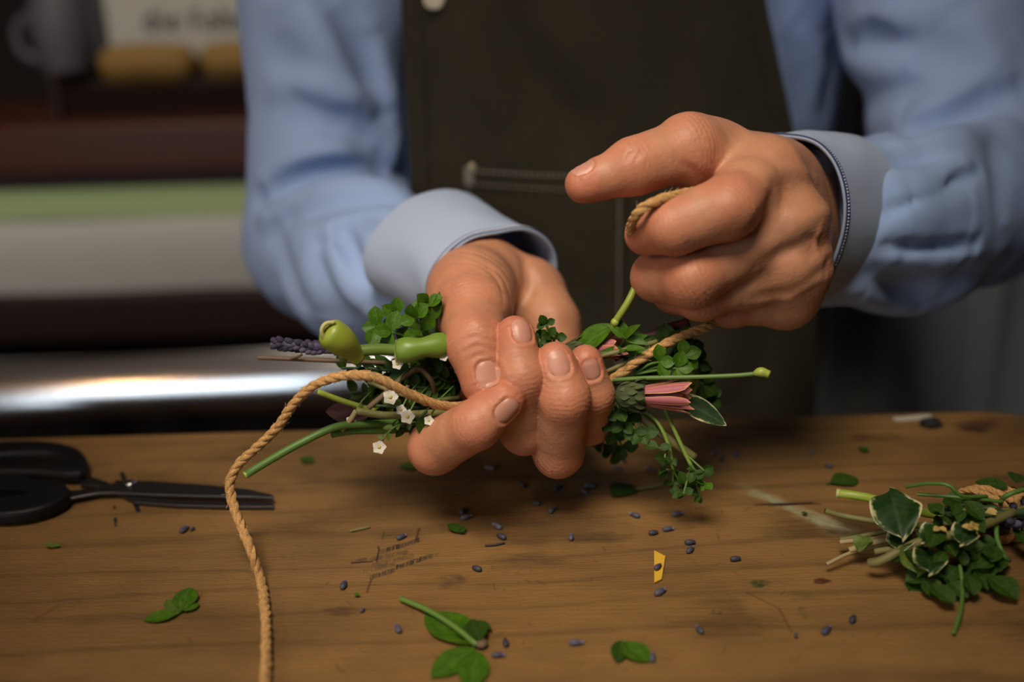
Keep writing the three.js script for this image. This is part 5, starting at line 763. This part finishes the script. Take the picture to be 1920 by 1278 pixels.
// ---------------------------------------------------------------- the tied posy lying on the table
{
  const T = (x, y, h) => onTable(x, y, h), o = T(1780, 1010, 0), posy = thing('tied_posy', 'finished herb posy tied with twine lying on the table', 'posy', V(o.x, TABLE_Y, o.z));
  const st = (pts, r, m, name = 'stem') => part(name, tube(pts.map((q) => T(...q)), r, 18, 8), m, posy);
  st([[1990, 945, 0.012], [1880, 960, 0.012], [1760, 965, 0.012], [1690, 950, 0.016], [1625, 932, 0.021], [1572, 924, 0.021]], 0.0020, std(0.26, 0.34, 0.04, 0.45)); part('cut_end', tube([T(1576, 924.6, 0.021), T(1568, 923.5, 0.021)], 0.0020, 1, 9), SM.pale, posy);
  st([[1950, 960, 0.018], [1780, 980, 0.016], [1700, 985, 0.015], [1630, 975, 0.012], [1570, 964, 0.012], [1548, 957, 0.014]], 0.0013, SM.olive); st([[1700, 985, 0.014], [1640, 1000, 0.010], [1575, 1012, 0.008]], 0.0011, SM.olive); st([[1900, 960, 0.02], [1800, 1000, 0.02], [1740, 1010, 0.018], [1690, 1030, 0.014], [1650, 1052, 0.010], [1630, 1055, 0.008]], 0.0019, SM.olive); st([[1690, 1030, 0.014], [1665, 1030, 0.012], [1640, 1034, 0.010]], 0.0014, SM.olive);
  st([[1880, 960, 0.012], [1720, 1005, 0.009], [1600, 1034, 0.007], [1550, 1057, 0.005]], 0.0008, SM.straw); st([[1880, 965, 0.014], [1720, 1000, 0.012], [1640, 1016, 0.010], [1592, 1031, 0.008]], 0.0013, SM.straw); st([[1800, 985, 0.012], [1680, 1005, 0.010], [1574, 1016, 0.008]], 0.0010, SM.straw); st([[1850, 930, 0.028], [1800, 928, 0.032], [1780, 910, 0.036], [1745, 906, 0.034], [1700, 912, 0.028]], 0.0008, SM.green); st([[1880, 940, 0.026], [1800, 932, 0.028], [1720, 926, 0.026]], 0.0008, SM.green);
  st([[1800, 1060, 0.010], [1805, 1100, 0.006], [1800, 1150, 0.004], [1788, 1187, 0.002]], 0.0008, SM.green, 'hanging_stem'); st([[1868, 980, 0.018], [1870, 1010, 0.014], [1882, 1040, 0.010], [1892, 1050, 0.007]], 0.0010, SM.green, 'hanging_stem'); st([[1950, 915, 0.028], [1910, 920, 0.03], [1885, 930, 0.028], [1875, 945, 0.02]], 0.0010, SM.green);
  const put = (geo, m, x, y, h, dx, dz, s, up = 1) => { const p = T(x, y, h); putLeaf(posy, geo, m, p, V(dx, rnd(-0.25, 0.15), dz), V(rnd(-0.4, 0.4), up, rnd(0, 0.8)), s); };
  put(leafGeometry(0.019, 0.016, { rows: 12, cols: 8, shape: 1.1, wave: 0.08, curl: 0.3 }), LM.cream, 1668, 918, 0.030, -0.15, 1, 1.25); put(LG.lobe, LM.cream, 1700, 1000, 0.016, -0.6, 0.8, 1.0); put(LG.lobe, LM.olive, 1712, 1020, 0.014, -0.2, 1, 1.15); put(LG.lobe, LM.cream, 1740, 1032, 0.014, -0.3, 0.9, 1.1); put(LG.lobe, LM.olive, 1630, 1005, 0.012, -0.7, 0.6, 0.7); put(LG.big, LM.dark, 1760, 985, 0.022, -0.5, 0.8, 0.7); put(LG.lobe, LM.cream, 1820, 985, 0.024, -0.6, 0.7, 0.9); put(LG.lobe, LM.cream, 1765, 990, 0.022, -0.9, 0.4, 0.8);
  for (let i = 0; i < 78; i++) { const x = rnd(1695, 1875), y = x > 1828 ? rnd(1000, 1060) : lerp(930, 1085, Math.pow(rnd(), 0.8)) + (x < 1740 ? 5 : 0), h = clamp(0.026 - (y - 930) / 155 * 0.022 + rnd(-0.004, 0.004), 0.002, 0.03); put(rnd() < 0.6 ? LG.round : LG.small, rnd() < 0.55 ? LM.dark : LM.dark, x, y, h, rnd(-1, 1), rnd(-0.3, 1.2), rnd(0.7, 1.15)); }
  for (const [x, y, s] of [[1725, 1090, 1.1], [1745, 1100, 1.0], [1780, 1095, 1.0], [1755, 1115, 0.9], [1830, 1075, 1.1], [1850, 1088, 1.5], [1842, 1060, 1.2], [1812, 1050, 1]]) put(LG.round, LM.dark, x, y - 8, 0.006, rnd(-0.5, 0.5), 1, s);
  // lavender heads in the tied end
  const heads = [], pale = []; for (let i = 0; i < 150; i++) { const p = T(rnd(1885, 1985), rnd(915, 985), rnd(0.004, 0.022)), g = new THREE.SphereGeometry(0.0016, 7, 5).scale(1.6, 1, 1).rotateY(rnd(0, 3)).rotateZ(rnd(-0.7, 0.7)).translate(p.x, p.y, p.z); (i % 5 ? heads : pale).push(g); }
  part('lavender_heads', merged(heads), violet, posy, 'dark violet lavender heads').userData.kind = 'stuff'; part('lavender_florets', merged(pale), violetPale, posy).userData.kind = 'stuff';
  // the stalks under the tie and the twine wound round them
  for (let i = 0; i < 16; i++) { const y = lerp(935, 985, (i % 8) / 7), h = 0.005 + 0.014 * Math.sin(((i % 8) + 0.5) / 8 * Math.PI) * (i < 8 ? 1 : 0.4); st([[1770, lerp(960, y, 0.6), h * 0.8], [1865, lerp(962, y, 0.7), h + 0.001], [1990, y - 12, h]], rnd(0.0010, 0.0018), i % 3 ? SM.dark : SM.olive); }
  const c = T(1866, 962, 0.0105), ax = T(1930, 948, 0.0105).sub(c).normalize(), u = V(0, 1, 0), w = ax.clone().cross(u).normalize();
  for (let k = 0; k < 6; k++) { const q = [], off = (k - 2.5) * 0.0026 + rnd(-0.0006, 0.0006), ra = 0.0112 + rnd(-0.0005, 0.0008); for (let i = 0; i <= 30; i++) { const a = i / 30 * 6.2832; q.push(c.clone().addScaledVector(ax, off - Math.sin(a) * 0.003 + Math.cos(a) * (0.004 + 0.001 * (k % 3))).addScaledVector(u, Math.sin(a) * ra).addScaledVector(w, Math.cos(a) * (ra + 0.001))); } part('twine_wrap', twine(q, 0.0015, 7).rope, jute, posy, 'tan jute wrapping'); }
  { const q = [T(1925, 922, 0.022), T(1908, 935, 0.022), T(1906, 960, 0.018), T(1896, 985, 0.008)]; part('twine_wrap', twine(q, 0.0014, 3).rope, jute, posy); }
  for (const [x, y, h, dx, dz] of [[1905, 905, 0.022, 0.4, -0.8], [1890, 915, 0.024, -0.5, -0.6], [1915, 920, 0.024, 0.8, -0.2], [1900, 990, 0.012, 0.2, 1]]) put(LG.big, LM.dark, x, y, h, dx, dz, 0.6);
  const yel = std(0.42, 0.30, 0.08, 0.6); for (const [x, y, h] of [[1850, 958, 0.024], [1843, 956, 0.024], [1822, 988, 0.026], [1828, 980, 0.026], [1760, 988, 0.024]]) { const p = T(x, y, h); for (let k = 0; k < 3; k++) putLeaf(posy, LG.small, yel, p, V(rnd(-1, 1), 0.2, rnd(0, 1)), V(0, 1, 0.6), 0.5, 'petal'); }
}

// ---------------------------------------------------------------- loose bits on the tabletop
const lay = (name, label, category, px, py, group) => { const p = onTable(px, py, 0.0006); return thing(name, label, category, p, group); };
const flatLeaf = (t, geo, m, a, b, s = null, h = 0.0018) => { const p = onTable(...a, h), q = onTable(...b, h * 0.8), d = q.clone().sub(p), L = geo.boundingBox ?? (geo.computeBoundingBox(), geo.boundingBox); const k = d.length() / (L.max.x - L.min.x); return putLeaf(t, geo, m, p, d, V(0.05, 1, 0.1), s ?? k); };
{
  const flat = leafGeometry(0.02, 0.0105, { rows: 12, cols: 6, curl: 0.03, fold: 0.12, shape: 0.95 }), wide = leafGeometry(0.02, 0.014, { rows: 12, cols: 6, curl: 0.05, fold: 0.12, shape: 1.1 });
  let t = lay('leaf_sprig', 'large fresh leaf sprig with long stalk lying before the ink stamp', 'leaf', 890, 1215);
  part('stem', tube([onTable(752, 1122, 0.002), onTable(805, 1145, 0.003), onTable(860, 1180, 0.0035), onTable(893, 1208, 0.0025)], 0.0011, 14, 8), std(0.10, 0.19, 0.03, 0.5), t); part('node', new THREE.SphereGeometry(0.0024, 10, 8).scale(1, 0.7, 1).translate(...onTable(903, 1206, 0.002).toArray()), SM.brown, t);
  flatLeaf(t, flat, LM.fresh, [893, 1207], [798, 1145]); flatLeaf(t, flat, LM.fresh, [890, 1213], [808, 1268]); flatLeaf(t, flat, LM.fresh, [895, 1220], [880, 1292]); flatLeaf(t, wide, LM.dark, [898, 1200], [862, 1168], null, 0.003); flatLeaf(t, flat, LM.dark, [888, 1164], [922, 1178], null, 0.003); flatLeaf(t, flat, LM.dark, [900, 1200], [885, 1158], null, 0.004);
  t = lay('leaf_sprig', 'small green sprig of four leaves lying before the scissors', 'leaf', 335, 1150); const sp = [[332, 1150], [268, 1160]]; flatLeaf(t, flat, LM.fresh, ...sp); flatLeaf(t, flat, LM.fresh, [340, 1145], [355, 1098]); flatLeaf(t, flat, LM.fresh, [345, 1145], [374, 1130]); flatLeaf(t, flat, LM.olive, [336, 1146], [312, 1122]); part('stem', tube([onTable(345, 1140, 0.001), onTable(330, 1151, 0.001), onTable(318, 1156, 0.001)], 0.0008, 4, 6), SM.green, t);
  t = lay('leaf_pair', 'pair of green leaves beside a lavender bud below the yellow petal', 'leaf', 1165, 1215); flatLeaf(t, flat, LM.dark, [1165, 1200], [1158, 1240]); flatLeaf(t, wide, LM.fresh, [1165, 1203], [1218, 1238]); part('stem', tube([onTable(1158, 1205, 0.001), onTable(1168, 1201, 0.001), onTable(1176, 1206, 0.001)], 0.0006, 3, 5), SM.green, t);
  t = lay('loose_leaf', 'round dark leaf lying behind the tied posy', 'leaf', 1585, 900); flatLeaf(t, wide, LM.dark, [1558, 905], [1608, 893]); part('stalk', tube([onTable(1558, 905, 0.001), onTable(1550, 907, 0.001)], 0.0005, 2, 5), SM.dark, t);
  t = lay('loose_leaf', 'dark crumpled leaf on the table below the little finger', 'leaf', 1170, 915); flatLeaf(t, wide, LM.dark, [1150, 930], [1180, 905]); flatLeaf(t, flat, LM.dark, [1170, 922], [1198, 918]);
  t = lay('loose_leaf', 'small green torn leaf beside two lavender buds', 'leaf', 855, 990); flatLeaf(t, flat, LM.dark, [840, 982], [872, 998]); flatLeaf(t, flat, LM.dark, [866, 998], [868, 978], 0.35);
  t = lay('loose_leaf', 'dull oval leaf lying below the scissors handles', 'leaf', 98, 1021); flatLeaf(t, flat, LM.olive, [84, 1021], [113, 1022]);
  t = lay('loose_leaf', 'dark seed-like leaf near the long green stem', 'leaf', 575, 860); flatLeaf(t, wide, LM.dark, [562, 858], [589, 864]);
  t = lay('loose_leaf', 'dark leaf lying under the bent index finger', 'leaf', 770, 873); flatLeaf(t, flat, LM.dark, [748, 874], [792, 873]);
  t = lay('leaf_crumb', 'tiny bright green crumb by the ink stamp', 'leaf', 669, 1113); flatLeaf(t, wide, LM.fresh, [663, 1112], [675, 1115]);
  t = lay('leaf_crumb', 'tiny dark green crumb on the pale smear', 'leaf', 1508, 961); flatLeaf(t, wide, LM.dark, [1502, 961], [1515, 962]);
  t = lay('leaf_crumb', 'green crumb at the back of the table near the curtain', 'leaf', 1619, 841); flatLeaf(t, wide, LM.dark, [1608, 838], [1630, 845]);
  t = lay('thin_stalk', 'faint green stalk lying behind the drooping sprigs', 'stem', 1220, 910); part('stem', tube([onTable(1192, 916, 0.001), onTable(1225, 912, 0.001), onTable(1262, 902, 0.001)], 0.0009, 8, 6), SM.olive, t);
  t = lay('thin_stalk', 'short green twig lying behind the ink stamp', 'stem', 675, 992); part('stem', tube([onTable(656, 995, 0.0008), onTable(676, 991, 0.0008), onTable(694, 987, 0.0008)], 0.0006, 6, 6), SM.olive, t);
  t = lay('thin_stalk', 'short black twig right of the ink stamp', 'stem', 927, 1021); part('stem', tube([onTable(909, 1022, 0.0007), onTable(928, 1021, 0.0007), onTable(946, 1017, 0.0007)], 0.0005, 6, 6), std(0.02, 0.015, 0.012, 0.7), t);
  t = lay('yellow_petal', 'torn yellow petal with a lavender bud on it', 'petal', 1235, 1065); const q = [[1227, 1036], [1247, 1046], [1240, 1088], [1227, 1095]].map(([x, y]) => onTable(x, y)); const sh = new THREE.Shape(q.map((p) => new THREE.Vector2(p.x, -p.z))); part('petal_blade', new THREE.ExtrudeGeometry(sh, { depth: 0.0004, bevelEnabled: true, bevelSize: 0.0002, bevelThickness: 0.0002, bevelSegments: 1 }).rotateX(-Math.PI / 2).translate(0, TABLE_Y + 0.0006, 0), std(0.62, 0.36, 0.03, 0.6), t);
  t = lay('dark_pebble', 'black crumb at the back edge beside a pale chip', 'crumb', 1745, 790); const pb = new THREE.IcosahedronGeometry(0.0045, 3), pp = pb.attributes.position; for (let i = 0; i < pp.count; i++) { const k = 1 + 0.2 * noise(pp.getX(i) * 500, pp.getY(i) * 500, pp.getZ(i) * 500); pp.setXYZ(i, pp.getX(i) * k * 1.3, pp.getY(i) * k * 0.6, pp.getZ(i) * k); } pb.computeVertexNormals(); part('lump', pb.translate(...onTable(1745, 792, 0.0024).toArray()), std(0.01, 0.009, 0.008, 0.8), t);
  t = lay('pale_chip', 'pale paper chip at the back edge of the table', 'chip', 1712, 780); part('chip', box(0.022, 0.0012, 0.005, 0, 0, 0, 0.0005).rotateY(0.15).translate(...onTable(1712, 783, 0.0008).toArray()), std(0.42, 0.38, 0.30, 0.8), t);
  // lavender buds
  const bud = new THREE.LatheGeometry([[0, -0.0022], [0.0006, -0.0020], [0.0010, -0.0008], [0.0012, 0.0004], [0.0010, 0.0014], [0.0007, 0.0020], [0.0003, 0.0022], [0, 0.0021]].map(([a, b]) => new THREE.Vector2(a, b)), 10).rotateZ(Math.PI / 2), lip = new THREE.SphereGeometry(0.0007, 7, 5).scale(1.2, 1, 1).translate(0.0021, 0, 0), bm = [std(0.05, 0.05, 0.075, 0.6), std(0.075, 0.07, 0.105, 0.6), std(0.03, 0.03, 0.045, 0.6)], lm = std(0.17, 0.15, 0.24, 0.7);
  const spots = [[867, 957], [873, 969], [1005, 943], [1035, 956], [933, 986], [940, 1005], [752, 1006], [1071, 1006], [894, 1065], [644, 1096], [746, 1178], [948, 1204], [933, 1227], [1079, 1204], [1225, 998], [1252, 991], [1269, 963], [1294, 1016], [1294, 1030], [1237, 1109], [1379, 1047], [1312, 1180], [1224, 1232], [1599, 1160], [1549, 1181], [1521, 846], [1554, 873], [1221, 879], [1160, 878], [1171, 862], [1109, 910], [1096, 921], [1353, 859], [1381, 851], [1339, 848], [1046, 914], [345, 992], [920, 877], [978, 908], [1191, 965], [462, 1003], [361, 991], [1492, 1190], [679, 1143], [488, 1106]];
  spots.forEach(([x, y], i) => { const p = onTable(x, y, 0.0012), t = thing('lavender_bud', 'tiny grey violet lavender bud lying loose on the pine tabletop', 'bud', p, 'lavender buds scattered on the table'); t.rotation.y = rnd(0, 3.1); t.scale.setScalar(i > 40 ? 0.6 : rnd(0.9, 1.25)); mesh('bud', bud, bm[i % 3], t); if (i % 3 !== 2) mesh('floret', lip, lm, t); });
  const p = onTable(1233, 1062, 0.0024), tb = thing('lavender_bud', 'tiny lavender bud lying on the torn yellow petal', 'bud', p, 'lavender buds scattered on the table'); tb.rotation.y = 0.9; mesh('bud', bud, bm[0], tb); mesh('floret', lip, lm, tb);
}

scene.traverse((o) => { if (o.isMesh || o.isLight) { if (!o.isRectAreaLight) o.castShadow = true; o.receiveShadow = true; } });
renderer.render(scene, camera);
